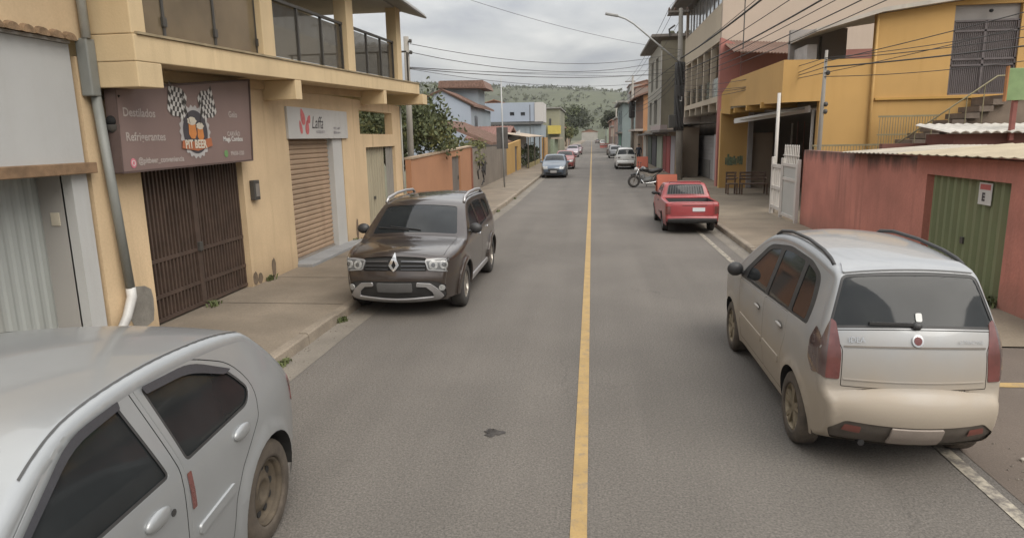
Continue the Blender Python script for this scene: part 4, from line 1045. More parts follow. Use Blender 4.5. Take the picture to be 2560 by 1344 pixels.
MB().tube([(XW+.09, 7.42, 3.16), (XW+.09, 7.57, .84)], .055, 10).build('lower_pipe', PIPE, dp, smooth=True)
MB().tube([(XW+.09, 7.575, .84), (XW+.095, 7.57, .72), (XW+.11, 7.42, .50), (XW+.14, 7.05, .17)], [.058, .06, .055, .055], 10).build('pipe_elbow', M('white_pipe', (.48, .47, .45), .45), dp, smooth=True)
m = MB().tube([(XW+.02, 20.42, 3.6), (XW+.02, 20.44, .2)], .03, 8); m.build('corner_pipe', M('pale_grey_pipe', (0, 0, 0)), B, smooth=True)

# board over the bar gate
SX = XW+.22
S1 = thing('shop_sign', 'big brown bar sign with chequered flags and a beer mug emblem over the slatted gate', 'sign', (SX, 9.1, 2.3))
SB = M('brown_sign_vinyl', (.20, .14, .125), .5, .07, 1.2, fine=.04)
Y0, Y1, Z0, Z1 = 7.62, 10.62, 2.30, 3.20
q = [at(305, 432, X=SX), at(630, 400, X=SX), at(621, 200, X=SX), at(284, 222, X=SX)]
q = [(p.y, p.z) for p in q]
m = MB().prism(q, lambda a, b, d: (SX-d, a, b), 0, .10); m.build('board', SB, S1)
m = MB()
for i in range(4):
    a, b = q[i], q[(i+1) % 4]; m.bar((SX-.05, *a), (SX-.05, *b), .025, .14, up=(1, 0, 0))
m.build('frame', M('dark_sign_frame', (.09, .06, .052), .6), S1)
YA, ZA = V((0, 1, 0)), V((0, 0, 1))
PALE = M('pale_lettering', (.40, .35, .32), .6, .05, 5); WHITEL = M('white_lettering', (.55, .53, .50), .6, .05, 5)
def sp_(px, py): return at(px, py, X=SX)
for body, px, py, sz, mt, ax_ in (('Destilados', 307, 290, .145, PALE, 1), ('Refrigerantes', 315, 352, .145, PALE, 1), ('Gelo', 571, 293, .13, PALE, 1), ('CARV\u00c3O', 568, 340, .095, PALE, 1), ('Mega Combos', 558, 353, .10, WHITEL, 1), ('99658-1320', 577, 388, .085, PALE, 1), ('@pitbeer_conveniencia', 346, 409, .10, PALE, 1)):
    text(body, mt, S1, sp_(px, py), YA, sz, 'lettering', off=.004, bold=.003)
# emblem
c = sp_(488, 330); ry = (sp_(524, 330).y-sp_(450, 330).y)/2; rz = .36
def disc(name, mat, cy, cz, a, b, off, parent, n=40, scal=0., sn=22):
    m = MB(); m.v = [(SX+off, cy+(a+scal*math.cos(sn*2*PI*i/n))*math.cos(2*PI*i/n), cz+(b+scal*math.cos(sn*2*PI*i/n))*math.sin(2*PI*i/n)) for i in range(n)]; m.f = [tuple(range(n))]
    return m.build(name, mat, parent)
em = disc('emblem', M('emblem_silver', (.42, .40, .39), .5), c.y, c.z, ry, rz, .006, S1, 132, .018, 22)
disc('emblem_field', M('emblem_navy', (.065, .06, .068), .5), c.y, c.z, ry*.82, rz*.84, .010, em)
def polyp(name, mat, pts, off, parent):
    m = MB(); m.v = [(SX+off, c.y+a*ry, c.z+b*rz) for a, b in pts]; m.f = [tuple(range(len(pts)))]; return m.build(name, mat, parent)
BEER = M('beer_orange', (.52, .20, .06), .5, .15, 8); FOAM = M('foam_white', (.58, .52, .42), .6)
for dx, dz, s_ in ((-.22, .12, 1.0), (.30, -.02, .85)):
    polyp('beer_mug', BEER, [(dx-.22*s_, dz+.22*s_), (dx-.26*s_, dz-.2*s_), (dx-.12*s_, dz-.38*s_), (dx+.12*s_, dz-.38*s_), (dx+.26*s_, dz-.2*s_), (dx+.22*s_, dz+.22*s_)], .014, em)
    polyp('beer_foam', FOAM, [(dx+.30*s_*math.cos(2*PI*i/14)*(1+.12*math.cos(7*2*PI*i/14)), dz+.30*s_+.16*s_*math.sin(2*PI*i/14)) for i in range(14)], .016, em)
bn = polyp('banner', M('banner_orange', (.38, .13, .06), .5, .1, 5), [(-1.02, -.62), (-.95, -.32), (0, -.38), (1.0, -.22), (1.05, -.55), (0, -.74)], .018, em)
text('PIT BEER', FOAM, em, (SX+.018, c.y-.82*ry, c.z-.62*rz), YA, .16, 'lettering', up=(0, -.03, 1), off=.004, sx=.86, bold=.006)
FL = M('flag_white', (.52, .50, .47), .6); FLB = M('flag_black', (.05, .045, .04), .6)
for sg in (-1, 1):
    o_ = V((c.y+sg*.62*ry, c.z+.72*rz)); ux = V((sg*.62, .34)); uy = V((-sg*.16, .40)); mw, mb_ = MB(), MB()
    W_, H_ = ry*1.25, .95
    for i in range(8):
        for j in range(6):
            def pp(a, b):
                a, b = a/8, b/6; v = o_+V((ux.x*a*W_*1.3, ux.y*a*.62+.04*math.sin(a*6)))+V((uy.x*b*.6, uy.y*b*.95-.16)); return (SX+.009, v.x, v.y)
            (mw if (i+j) % 2 else mb_).quad(pp(i, j), pp(i+1, j), pp(i+1, j+1), pp(i, j+1))
    f_ = mw.build('flag', FL, em); mb_.build('flag_checks', FLB, f_)
    e_ = o_+V((-sg*.18, -.12)); MB().bar((SX+.011, c.y+sg*ry*.35, c.z-.1+rz*.6), (SX+.011, o_.x+sg*.02, o_.y+.25), .015, .006).build('flag_pole', FLB, f_)
p = sp_(333, 408); m = MB(); m.v = [(SX+.006, p.y+.055*math.cos(2*PI*i/16), p.z+.06*math.sin(2*PI*i/16)) for i in range(16)]; m.f = [tuple(range(16))]
ic = m.build('camera_icon', M('icon_pink', (.50, .16, .20), .5), S1)
MB().lathe([(.035, .0), (.035, .003), (.025, .003), (.025, 0)], (SX+.007, p.y, p.z), (1, 0, 0), 16).build('icon_ring', WHITEL, ic)
p = sp_(565, 384); m = MB(); m.v = [(SX+.006, p.y+.055*math.cos(2*PI*i/16), p.z+.055*math.sin(2*PI*i/16)) for i in range(16)]; m.f = [tuple(range(16))]
m.build('phone_icon', M('icon_green', (.16, .30, .12), .5), S1)

# white board over the roller shutter
SX2 = XW+.05
S2 = thing('shop_sign', 'white shop sign with red wings and black script over the roller shutter', 'sign', (SX2, 14, 2.64))
wb = M('white_sign_board', (.46, .45, .43), .5, .06, 1.2, streak=(.36, .33, .29), sfac=.3)
MB().box(SX2-.06, SX2, 12.52, 15.72, 2.655, 3.27).build('board', wb, S2, bevel=.006)
def s2(px, py): return at(px, py, X=SX2)
RW = M('faded_red_print', (.48, .13, .13), .6, .2, 8)
def leafp(name, cx, cy, w, h, a):
    m = MB(); n_ = 16; pts = []
    for i in range(n_):
        t_ = 2*PI*i/n_; x = math.cos(t_)*w*(1-.35*math.sin(t_)); z = math.sin(t_)*h
        pts.append((SX2+.004, cx+x*math.cos(a)-z*math.sin(a), cy+x*math.sin(a)+z*math.cos(a)))
    m.v = pts; m.f = [tuple(range(n_))]; return m.build(name, RW, S2)
for px, py, w_, h_, a in ((756, 292, .10, .17, .35), (768, 318, .09, .15, -.15), (752, 318, .06, .14, .3), (772, 298, .07, .09, -.6)):
    p = s2(px, py); leafp('wing_print', p.y, p.z, w_, h_, a)
text('Laffa', M('black_script', (.07, .065, .065), .6), S2, s2(779, 321), YA, .36, 'lettering', shear=.35, sx=.92)
text('ACESS\u00d3RIOS', M('grey_script', (.26, .24, .27), .6), S2, s2(790, 333), YA, .085, 'lettering')
text('99912-4471', M('grey_script', (0, 0, 0)), S2, s2(834, 324), YA, .085, 'lettering'); text('@laffa.store', M('grey_script', (0, 0, 0)), S2, s2(834, 334), YA, .085, 'lettering')
# two small fittings beside the brown board
for (px, py), lb, kind in (((277, 243), 'small white floodlight under the beam beside the brown bar sign, upper of two', 0), ((272, 312), 'small white dome lamp on a dark bracket beside the brown bar sign, lower of two', 1)):
    p = at(px, py, X=XW+.1); L_ = thing('wall_lamp', lb, 'lamp', (XW, p.y, p.z))
    MB().box(XW+.002, XW+.1, p.y-.03, p.y+.03, p.z-.03, p.z+.03).build('bracket', DARKMET, L_, bevel=.006)
    if kind: MB().ell((XW+.15, p.y, p.z+.04), .075, .075, .07).build('globe', M('lamp_white', (.6, .58, .55), .4), L_, smooth=True); MB().lathe([(.08, 0), (.075, -.06), (.03, -.1), (.001, -.1)], (XW+.15, p.y, p.z), (0, 0, 1), 14).build('lamp_base', DARKMET, L_, smooth=True)
    else: MB().obox((XW+.15, p.y, p.z), (.06, .02, -.02), (-.01, .06, 0), (.01, 0, .04)).build('lamp_head', M('lamp_white', (0, 0, 0)), L_, bevel=.01)

# ---- garden walls beyond the house
ORANGE = M('orange_plaster', (.37, .185, .10), .9, .09, .8, bump=.15, streak=(.28, .15, .09), sfac=.4, fine=.06)
W1 = thing('garden_wall', 'orange rendered garden wall with a dark door and pale coping beyond the ochre house', 'wall', (-5.6, 25.7, .13))
XG = -5.6
wall('wall_body', ORANGE, [(20.52, .05), (31.2, .05), (31.2, 2.2), (20.52, 1.98)], [rect(26.75, 28.5, .1, 1.88)], FX(XG), .18, W1)
m = MB(); m.bar((XG-.09, 20.52, 2.02), (XG-.09, 31.2, 2.24), .25, .06); m.build('coping', M('pale_coping', (.36, .27, .19), .9, .2, 3), W1)
d = MB().box(XG-.12, XG-.08, 26.77, 28.48, .1, 1.87).build('door', M('grey_brown_door', (.15, .13, .115), .7), W1)
MB().box(XG-.075, XG-.04, 28.2, 28.3, .9, 1.05).build('handle', DARKMET, d)
MB().box(XG-.02, XG+.05, 31.05, 31.25, .1, 2.15).build('gatepost', M('rust_red_post', (.22, .09, .06), .8), W1)
W2 = thing('metal_gate', 'weathered grey-brown sheet metal gate with dark graffiti behind the tall thin pole', 'gate', (XG, 38, .13))
m = MB(); corr(m, (XG, 31.3, .12), (XG, 44.2, .12), (XG, 31.3, 2.13), 40, .03); m.build('panel', M('weathered_sheet', (.19, .165, .14), .75, .18, .6, streak=(.10, .075, .06), sfac=.7), W2)
m = MB()
for y in (31.3, 37.7, 44.2): m.box(XG-.07, XG-.002, y-.05, y+.05, .1, 2.2)
m.box(XG-.07, XG-.003, 31.35, 44.15, 2.13, 2.2); m.build('frame', DARKMET, W2)
m = MB(); r_ = random.Random(3)
for k in range(7):
    p = at(1200+r_.uniform(-6, 12), 415+r_.uniform(-10, 28), X=XG+.045)
    pts = [(XG+.045, p.y+r_.uniform(-.5, .5), p.z+.4-.25*i+r_.uniform(-.12, .12)) for i in range(4)]
    m.tube(pts, .035, 5)
m.build('graffiti', M('graffiti_black', (.03, .028, .027), .8), W2)
W3 = thing('garden_wall', 'mustard yellow wall with a small dark doorway between the metal gate and the awning', 'wall', (XG, 48, .13))
wall('wall_body', M('mustard_plaster', (.47, .29, .095), .9, .1, .8, streak=(.27, .16, .07), sfac=.4), [(44.4, .05), (53.5, .05), (53.5, 2.42), (44.4, 2.12)], [rect(49.3, 51.2, .1, 1.95)], FX(XG), .18, W3)
MB().box(XG-.13, XG-.09, 49.32, 51.18, .1, 1.94).build('door', M('grey_brown_door', (0, 0, 0)), W3)
# ------------------------------------------------------------------ right side of the street
REDW = M('faded_red_plaster', (.46, .18, .135), .92, .18, 1.1, bump=.3, bscale=22, streak=(.24, .105, .08), sfac=.75, fine=.12, fscale=25, dust=(.22, .12, .09), dz=(-.05, .45), dmax=.6)
def mould(mat, ztop, depth):
    """black mould grown on the upper part of the old wall, ragged lower edge"""
    m = mat.copy(); n, l, b = nodes_of(m); src = b.inputs['Base Color'].links[0].from_socket
    g = n.new('ShaderNodeNewGeometry'); s = n.new('ShaderNodeSeparateXYZ'); l.new(g.outputs['Position'], s.inputs[0])
    mp = n.new('ShaderNodeMapping'); mp.inputs['Scale'].default_value = (3, 3, .6); l.new(g.outputs['Position'], mp.inputs[0])
    t = n.new('ShaderNodeTexNoise'); t.inputs['Scale'].default_value = 1.1; t.inputs['Detail'].default_value = 7; t.inputs['Roughness'].default_value = .62; l.new(mp.outputs[0], t.inputs['Vector'])
    a = n.new('ShaderNodeMath'); a.operation = 'MULTIPLY_ADD'; a.inputs[1].default_value = depth*3.2; l.new(t.outputs['Fac'], a.inputs[0]); l.new(s.outputs['Z'], a.inputs[2])
    r = n.new('ShaderNodeMapRange'); r.inputs['From Min'].default_value = ztop-depth+depth*1.6; r.inputs['From Max'].default_value = ztop-depth*.2+depth*1.75; l.new(a.outputs[0], r.inputs[0]); r.inputs['To Max'].default_value = .85
    x = n.new('ShaderNodeMix'); x.data_type = 'RGBA'; l.new(r.outputs[0], x.inputs[0]); l.new(src, x.inputs[6]); x.inputs[7].default_value = (.062, .045, .038, 1); l.new(x.outputs[2], b.inputs['Base Color']); return m
REDM = mould(REDW, 2.12, .30)
XR = 5.7
RW_ = thing('red_wall', 'faded red plastered boundary wall with a green corrugated gate and black mould along its top', 'wall', (XR, 14, .12))
wall('wall_body', REDM, rect(12.62, 19.12, .0, 2.12), [], FX(XR, 1), .22, RW_)
wall('wall_body', REDW, [(8.4, .0), (12.60, 0), (12.60, 2.17), (8.4, 2.15)], [rect(9.85, 12.2, .04, 1.86)], FX(XR-.03, 1), .30, RW_)
m = MB(); corr(m, (XR+.09, 12.19, .10), (XR+.09, 9.86, .10), (XR+.09, 12.19, 1.85), 11, .045); 
gt = m.build('gate', M('green_gate_paint', (.165, .185, .095), .7, .12, .8, streak=(.19, .155, .09), sfac=.75, fine=.06), RW_)
MB().box(XR+.02, XR+.06, 11.0, 11.08, .85, .95).build('gate_lock', DARKMET, gt)
SGX = XR+.02
p0, p1 = at(2449, 462, X=SGX), at(2476, 512, X=SGX)
NS = thing('gate_sign', 'small white sign with red heading hung on the green corrugated gate', 'sign', (SGX, 10.5, 1.5))
ya, yb = min(p0.y, p1.y), max(p0.y, p1.y)
MB().box(SGX, SGX+.008, ya, yb, 1.50, 1.82).build('plate', M('white_enamel', (.55, .53, .50), .5, .05, 3), NS)
m = MB(); m.quad((SGX-.003, ya+.03, 1.72), (SGX-.003, yb-.03, 1.72), (SGX-.003, yb-.03, 1.80), (SGX-.003, ya+.03, 1.80)); m.build('red_heading', M('sign_red', (.42, .10, .09), .5), NS)
text('E', M('sign_black', (.06, .05, .05), .6), NS, (SGX, (ya+yb)/2+.07, 1.56), (0, -1, 0), .16, 'lettering', bold=.008)
MB().box(XR-.07, XR-.033, 9.15, 9.32, 1.55, 1.75).build('meter_box', M('dull_red_box', (.25, .13, .10), .6), RW_, bevel=.01)
# weeds at the foot of the wall
def tuft(name, label, x, y, z, n, h, sp, mat, group, seed):
    r = random.Random(seed); m = MB()
    for k in range(n):
        a = r.uniform(0, 2*PI); l_ = h*r.uniform(.5, 1.1); w_ = .012*r.uniform(.8, 1.6); bx, by = x+r.gauss(0, sp), y+r.gauss(0, sp*2.2)
        d = V((math.cos(a), math.sin(a), 0))*l_*r.uniform(.3, .9); s_ = V((-math.sin(a), math.cos(a), 0))*w_
        b0 = V((bx, by, z)); b1 = b0+d*.5+V((0, 0, l_*.7)); b2 = b0+d+V((0, 0, l_*.75))
        m.quad(b0-s_, b0+s_, b1+s_, b1-s_); m.quad(b1-s_, b1+s_, b2+s_*.1, b2-s_*.1)
    return tag(m.build(name, mat), label, 'weeds', group)
WEED = M('weed_green', (.085, .10, .035), .8, .4, 20)
tuft('weed_tuft', 'green weeds growing at the foot of the green corrugated gate', 5.62, 10.1, .115, 120, .16, .06, WEED, 'weeds by the red wall', 1)
tuft('weed_tuft', 'low dry weeds at the foot of the red wall near its far end', 5.6, 17.2, .115, 90, .12, .05, WEED, 'weeds by the red wall', 2)
# loose corrugated sheets lying on top of the wall
SHEET = M('weathered_fibre_sheet', (.35, .31, .25), .85, .22, 1.5, bump=.2, streak=(.17, .15, .12), sfac=.6)
SHEET2 = M('cream_fibre_sheet', (.37, .31, .215), .85, .15, 1.5, streak=(.22, .18, .12), sfac=.5)
for (y0, y1, x0, x1, z0, z1, mt, lb) in ((12.9, 15.6, 5.55, 7.6, 2.15, 2.26, SHEET, 'grey corrugated sheet lying on top of the red wall, left of the cream one'), (9.0, 12.8, 5.5, 7.4, 2.19, 2.32, SHEET2, 'cream corrugated sheet lying on top of the red wall above the green gate')):
    m = MB(); corr(m, (x0, y0, z0+.03), (x0-.1, y1, z0), (x1, y0, z1+.04), 14, .018, False); o = m.build('roofing_sheet', mt, smooth=False)
    so_ = o.modifiers.new('solid', 'SOLIDIFY'); so_.thickness = .012; tag(o, lb, 'roofing sheet', 'sheets on the red wall')
# shed behind the wall
SHD = thing('shed', 'dark red shed with a white corrugated roof behind the red wall', 'shed', (11, 18, .12))
DRED = M('dark_red_plaster', (.15, .065, .05), .9, .2, 1)
p = at(2345, 322, Y=18.2); xs = p.x; zs_ = p.z
m = MB(); corr(m, (xs-.1, 17.4, zs_-.10), (xs+4.5, 17.4, zs_-.16), (xs-.1, 19.2, zs_+.1), 20, .05, False); o = m.build('roof', M('white_fibre_roof', (.52, .49, .44), .85, .2, 2, streak=(.28, .25, .2), sfac=.6), SHD)
o.modifiers.new('solid', 'SOLIDIFY').thickness = .02
MB().box(xs+.15, xs+4.4, 17.7, 19.1, .1, zs_-.14).build('wall', DRED, SHD)
MB().box(xs-1.0, xs+.1, 18.9, 19.1, .1, 2.25).build('side_wall', DRED, SHD)
pp_ = at(2527, 335, Y=17.6); q_ = at(2527, 255, Y=17.6)
PN = thing('green_panel', 'pale green board on a dark red post above the shed roof at the right edge', 'board', (pp_.x, 17.6, pp_.z))
MB().box(pp_.x-.05, pp_.x+.05, 17.55, 17.65, pp_.z-.15, q_.z+.05).build('post', M('red_post', (.24, .085, .07), .8), PN, bevel=.008)
a = at(2508, 252, Y=17.6); b = at(2508, 172, Y=17.6)
MB().box(a.x, a.x+1.6, 17.5, 17.56, a.z, b.z).build('board', M('pale_green_board', (.20, .29, .13), .7, .2, 3, streak=(.30, .33, .2), sfac=.5), PN, bevel=.01)
MB().box(a.x-.03, a.x, 17.48, 17.58, a.z-.02, b.z+.05).build('edge_frame', M('orange_edge', (.36, .16, .06), .8), PN)

# mustard house standing back behind the forecourt
MUS = M('mustard_wall', (.47, .285, .10), .88, .08, .5, bump=.12, streak=(.36, .21, .06), sfac=.4, fine=.06)
MUSD = M('mustard_side', (.46, .27, .075), .88, .08, .5, streak=(.30, .18, .06), sfac=.4)
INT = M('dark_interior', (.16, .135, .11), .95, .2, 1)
GINT = M('grey_inner_wall', (.27, .25, .235), .9, .1, 1)
H = thing('yellow_house', 'mustard yellow two-storey house with stairs, barred gate and an open carport behind the white gate', 'house', (9, 24, .12))
YF = 22.0
outl = [(5.8, 3.5), (6.92, 3.52), (6.92, .05), (17, .05), (17, 6.9), (12.6, 6.5), (8.42, 5.98), (8.42, 4.72), (5.8, 4.76)]
wall('wall', MUS, outl, [rect(10.55, 12.38, 3.6, 6.15)], FY(YF), .25, H)
wall('street_wall', MUS, [(22.26, 3.5), (30.0, 3.72), (30.0, 4.80), (22.26, 4.76)], [], FX(5.8, 1), .22, H)
m = MB(); m.prism([(30.02, 3.4), (32.1, 3.5), (32.1, 4.35), (30.02, 4.8)], lambda a, b, d: (5.83+d, a, b), 0, .22); m.build('street_wall', MUSD, H)
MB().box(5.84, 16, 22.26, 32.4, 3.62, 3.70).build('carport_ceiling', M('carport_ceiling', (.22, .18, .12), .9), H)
for y in (24.2, 26.4, 28.6): MB().box(5.72, 6.9, y, y+.18, 3.42, 3.61).build('ceiling_beam', MUSD, H)
# mural pillar and the back of the carport
wall('pillar', MUS, rect(5.85, 7.05, .05, 3.6), [], FY(32.1), .3, H)
m = MB(); r_ = random.Random(9)
for k in range(9):
    x = 6.1+.09*k; m.box(x, x+.06+.03*r_.random(), 32.085, 32.095, 1.15+.1*r_.random(), 1.45+.18*r_.random()*(1 if k > 1 else 2.4))
m.build('mural', M('mural_green', (.14, .17, .10), .85, .4, 9), H)
m = MB(); m.box(7.05, 7.25, 31.9, 32.4, .05, 3.6); m.build('door_frame', GINT, H)
m = MB(); m.box(7.25, 8.2, 32.2, 32.3, .1, 2.6); m.build('door', M('pale_brown_door', (.27, .21, .155), .7, .1, 1), H)
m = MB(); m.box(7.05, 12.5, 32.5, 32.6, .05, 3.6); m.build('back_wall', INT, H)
m = MB(); m.box(8.25, 8.33, 32.0, 32.1, .1, 3.0); m.box(8.95, 9.0, 32.0, 32.1, .1, 3.0); m.build('door_post', M('pale_post', (.40, .37, .33), .7), H)
for k in range(6): MB().box(9.02+.28*k, 9.05+.28*k, 31.4, 31.44, .1, 3.05).build('grille_bar', M('red_brown_bar', (.20, .09, .07), .7), H)
MB().box(6.93, 7.1, 22.3, 32.4, .05, 3.6).build('inner_side_wall', INT, H) if False else None
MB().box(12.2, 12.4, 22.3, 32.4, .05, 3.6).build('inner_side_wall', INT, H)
# white awning inside the carport and its thin posts
m = MB(); m.bar((5.95, 29.6, 3.10), (6.75, 22.35, 3.30), .05, .2); m.bar((6.9, 22.5, 3.3), (6.9, 22.5, .12), .07, .07); m.build('awning_frame', M('white_metal', (.52, .50, .47), .5, .05, 3), H)
m = MB(); corr(m, (5.98, 30.0, 3.12), (6.05, 22.6, 3.22), (7.6, 30.0, 3.34), 24, .02, False); o = m.build('awning', M('white_awning', (.50, .48, .43), .7, .1, 1), H); o.modifiers.new('s', 'SOLIDIFY').thickness = .015
# terrace room under the upper roof
MB().box(6.6, 8.41, 24.4, 24.6, 4.7, 5.95).build('terrace_wall', GINT, H)
MB().box(6.75, 7.05, 23.0, 24.4, 4.7, 5.3).build('terrace_wall', M('white_inner', (.42, .40, .39), .8), H)
MB().box(7.55, 7.60, 24.33, 24.395, 4.7, 5.7).build('door_edge', DARKMET, H)
m = MB(); m.prism([(6.6, 5.50), (8.45, 6.0), (12.7, 6.52), (17.2, 6.95), (17.2, 7.05), (12.7, 6.62), (8.45, 6.12), (6.6, 5.60)], lambda a, b, d: (a, d, b), 21.7, 24.7); m.build('roof', M('pale_roof_edge', (.42, .38, .33), .85, .15, 1.5, streak=(.22, .19, .16), sfac=.5), H)
MB().tube([(8.40, 21.93, 6.05), (8.40, 21.93, .2)], .045, 8).build('corner_pipe', M('mustard_pipe', (.42, .25, .08), .7), H, smooth=True)
MB().box(8.5, 13.0, 21.93, 22.0, 3.50, 3.565).build('ledge', MUSD, H)
# barred upper gate
m = MB(); m.box(10.56, 12.37, 22.12, 22.16, 5.72, 6.15); m.build('gate_transom', GINT, H)
MB().box(10.56, 12.37, 22.19, 22.22, 3.6, 5.72).build('gate_backing', M('grey_gate_back', (.21, .18, .17), .8, .15, 1), H)
m = MB()
for k in range(33):
    x = 10.6+1.74*k/32; m.box(x-.011, x+.011, 22.08, 22.10, 3.63, 5.70)
g_ = m.build('gate_bars', M('grey_purple_bars', (.11, .092, .092), .6), H)
m = MB()
for z in (3.62, 4.45, 4.62, 5.42, 5.70): m.box(10.56, 12.37, 22.05, 22.078, z-.025, z+.025)
for x in (10.58, 11.46, 12.35): m.box(x-.03, x+.03, 22.05, 22.075, 3.62, 5.7)
m.build('gate_frame', M('grey_purple_bars', (0, 0, 0)), H)
tag(MB().ell((11.5, 21.95, 5.95), .06, .05, .05).build('bulkhead_lamp', M('lamp_white', (0, 0, 0)), smooth=True), 'tiny white lamp above the barred upper gate of the mustard house', 'lamp')
# outside stair with pipe handrail
st = MB(); sx0, sz0 = 8.2, 1.95; n_ = 9
for k in range(n_):
    st.box(sx0+.33*k, sx0+.33*k+.36, 20.1, 21.2, sz0+.175*k-.12, sz0+.175*k+.03)
ST = thing('outdoor_stair', 'dark concrete outdoor stair with a thin pipe handrail climbing to the barred gate', 'staircase', (9.5, 20.6, .12))
st.build('steps', M('dark_concrete_step', (.155, .12, .095), .9, .25, 4, bump=.2), ST)
m = MB(); m.prism([(8.2, 1.8), (11.2, 3.38), (13.4, 3.38), (13.4, .1), (8.2, .1)], lambda a, b, d: (a, d, b), 20.25, 21.1); m.build('stair_base', M('stair_side', (.19, .145, .11), .9, .2, 2), ST)
MB().box(11.2, 13.6, 20.2, 21.9, 3.385, 3.5).build('landing', M('dark_concrete_step', (0, 0, 0)), ST)
HR = M('grey_green_rail', (.22, .19, .11), .6)
a, b = at(2232, 366, Y=20.1), at(2495, 190, Y=20.1)
m = MB().tube([tuple(a), tuple(b), (b.x+1.5, 20.1, b.z+.05)], .022, 8); hr = m.build('handrail', HR, ST, smooth=True)
for k in range(6):
    p = a+(b-a)*(k+.3)/6; MB().tube([tuple(p), (p.x, 20.1, p.z-.75-.08*k)], .014, 6).build('rail_post', HR, hr)
RL = thing('iron_railing', 'thin olive iron railing in front of the mustard wall beside the stair', 'railing', (8.9, 21.6, 2))
m = MB()
for k in range(22): m.box(8.55+.075*k, 8.565+.075*k, 21.6, 21.615, 1.9, 3.02)
o = m.build('rails', HR, RL)
MB().box(8.5, 10.2, 21.585, 21.6, 2.98, 3.03).box(8.5, 10.2, 21.585, 21.6, 2.45, 2.49).build('rail_bars', HR, RL)
RL2 = thing('iron_railing', 'low olive railing just visible over the red wall by the service pole', 'railing', (7.3, 20.9, 1.6))
m = MB()
for k in range(26): m.box(6.5+.085*k, 6.515+.085*k, 20.9, 20.915, 1.4, 2.2)
o = m.build('rails', HR, RL2)
MB().box(6.45, 8.7, 20.88, 20.9, 2.17, 2.22).build('rail_bars', HR, RL2)
# white double gate between forecourt and red wall
WM = M('white_gate_paint', (.52, .49, .45), .6, .07, 2, streak=(.36, .31, .25), sfac=.5, fine=.05)
WG = thing('white_gate', 'white metal yard gate with spiked bars next to the red wall', 'gate', (5.62, 20.4, .12))
m = MB()
for y in (19.2, 20.72, 21.8): m.box(5.56, 5.66, y-.05, y+.05, .1, 1.86)
m.build('gatepost', WM, WG, bevel=.008)
MB().box(5.60, 5.63, 19.28, 20.64, .22, 1.72).build('leaf_panel', M('pale_gate_panel', (.44, .44, .41), .6, .06, 1), WG)
m = MB()
for z in (.24, 1.28, 1.68): m.box(5.575, 5.655, 19.27, 20.66, z-.04, z+.04)
for y in (19.3, 20.62): m.box(5.57, 5.66, y-.045, y+.045, .18, 1.74)
m.build('leaf_frame', WM, WG)
m = MB()
for z in (.35, .95, 1.6): m.box(5.575, 5.655, 20.78, 21.74, z-.05, z+.05)
for k in range(3): m.box(5.58, 5.65, 21.0+.22*k, 21.07+.22*k, .3, 1.65)
m.build('second_leaf', WM, WG)
m = MB()
for k in range(9):
    y = 19.3+.165*k; m.box(5.605, 5.63, y-.013, y+.013, 1.72, 2.18); m.lathe([(.013, 0), (.02, .03), (.001, .08)], (5.617, y, 2.18), (0, 0, 1), 6)
o = m.build('spikes', WM, WG)
MB().box(5.60, 5.635, 19.25, 20.75, 1.93, 1.96).build('spike_rail', WM, WG)
m = MB().tube([(5.68, 21.85, .1), (5.68, 21.85, 3.78)], .05, 10); tag(m.build('tall_post', WM, smooth=True), 'tall slim white post standing at the end of the white gate', 'post')
# old electricity service pole behind the wall
p = at(2046, 375, Y=20.2); q = at(2066, 140, Y=20.2)
SPO = thing('service_pole', 'slim grey service pole with small insulators behind the red wall', 'pole', (p.x, 20.2, .1))
MB().tube([(p.x, 20.2, .1), (p.x+.02, 20.2, 3.2), (q.x, 20.2, q.z+.15)], [.07, .06, .04], 10).build('pole', M('grey_pole', (.27, .25, .22), .7, .15, 2), SPO, smooth=True)
for z in (3.15, 3.35, 4.2): MB().ell((p.x+.1, 20.15, z), .06, .05, .07).build('insulator', DARKMET, SPO, smooth=True)
# benches in the forecourt
BW = M('dark_bench_wood', (.13, .085, .06), .8, .3, 8)
def bench(x0, x1, y, lb, grp, h=.45, back=.9):
    t = thing('wooden_bench', lb, 'bench', ((x0+x1)/2, y, .12), grp)
    z = .12
    MB().box(x0, x1, y-.22, y-.05, z+h-.04, z+h).box(x0, x1, y-.02, y+.2, z+h-.04, z+h).build('seat', BW, t, bevel=.005)
    m = MB()
    for k in range(3): m.box(x0, x1, y+.20, y+.23, z+h+.12+.13*k, z+h+.2+.13*k)
    m.build('backrest', BW, t)
    for x in (x0+.04, x1-.04):
        MB().box(x-.03, x+.03, y-.2, y-.14, z, z+h-.042).build('leg', BW, t); MB().box(x-.03, x+.03, y+.232, y+.28, z, z+back).build('leg', BW, t)
        MB().box(x-.025, x+.025, y-.2, y+.23, z+h+.2, z+h+.24).build('armrest', BW, t)
bench(6.08, 7.15, 28.6, 'dark wooden bench with a slatted back before the carport doors', 'benches in the forecourt')
bench(5.55, 5.98, 28.7, 'narrow dark wooden chair left of the bench by the mural', 'benches in the forecourt')

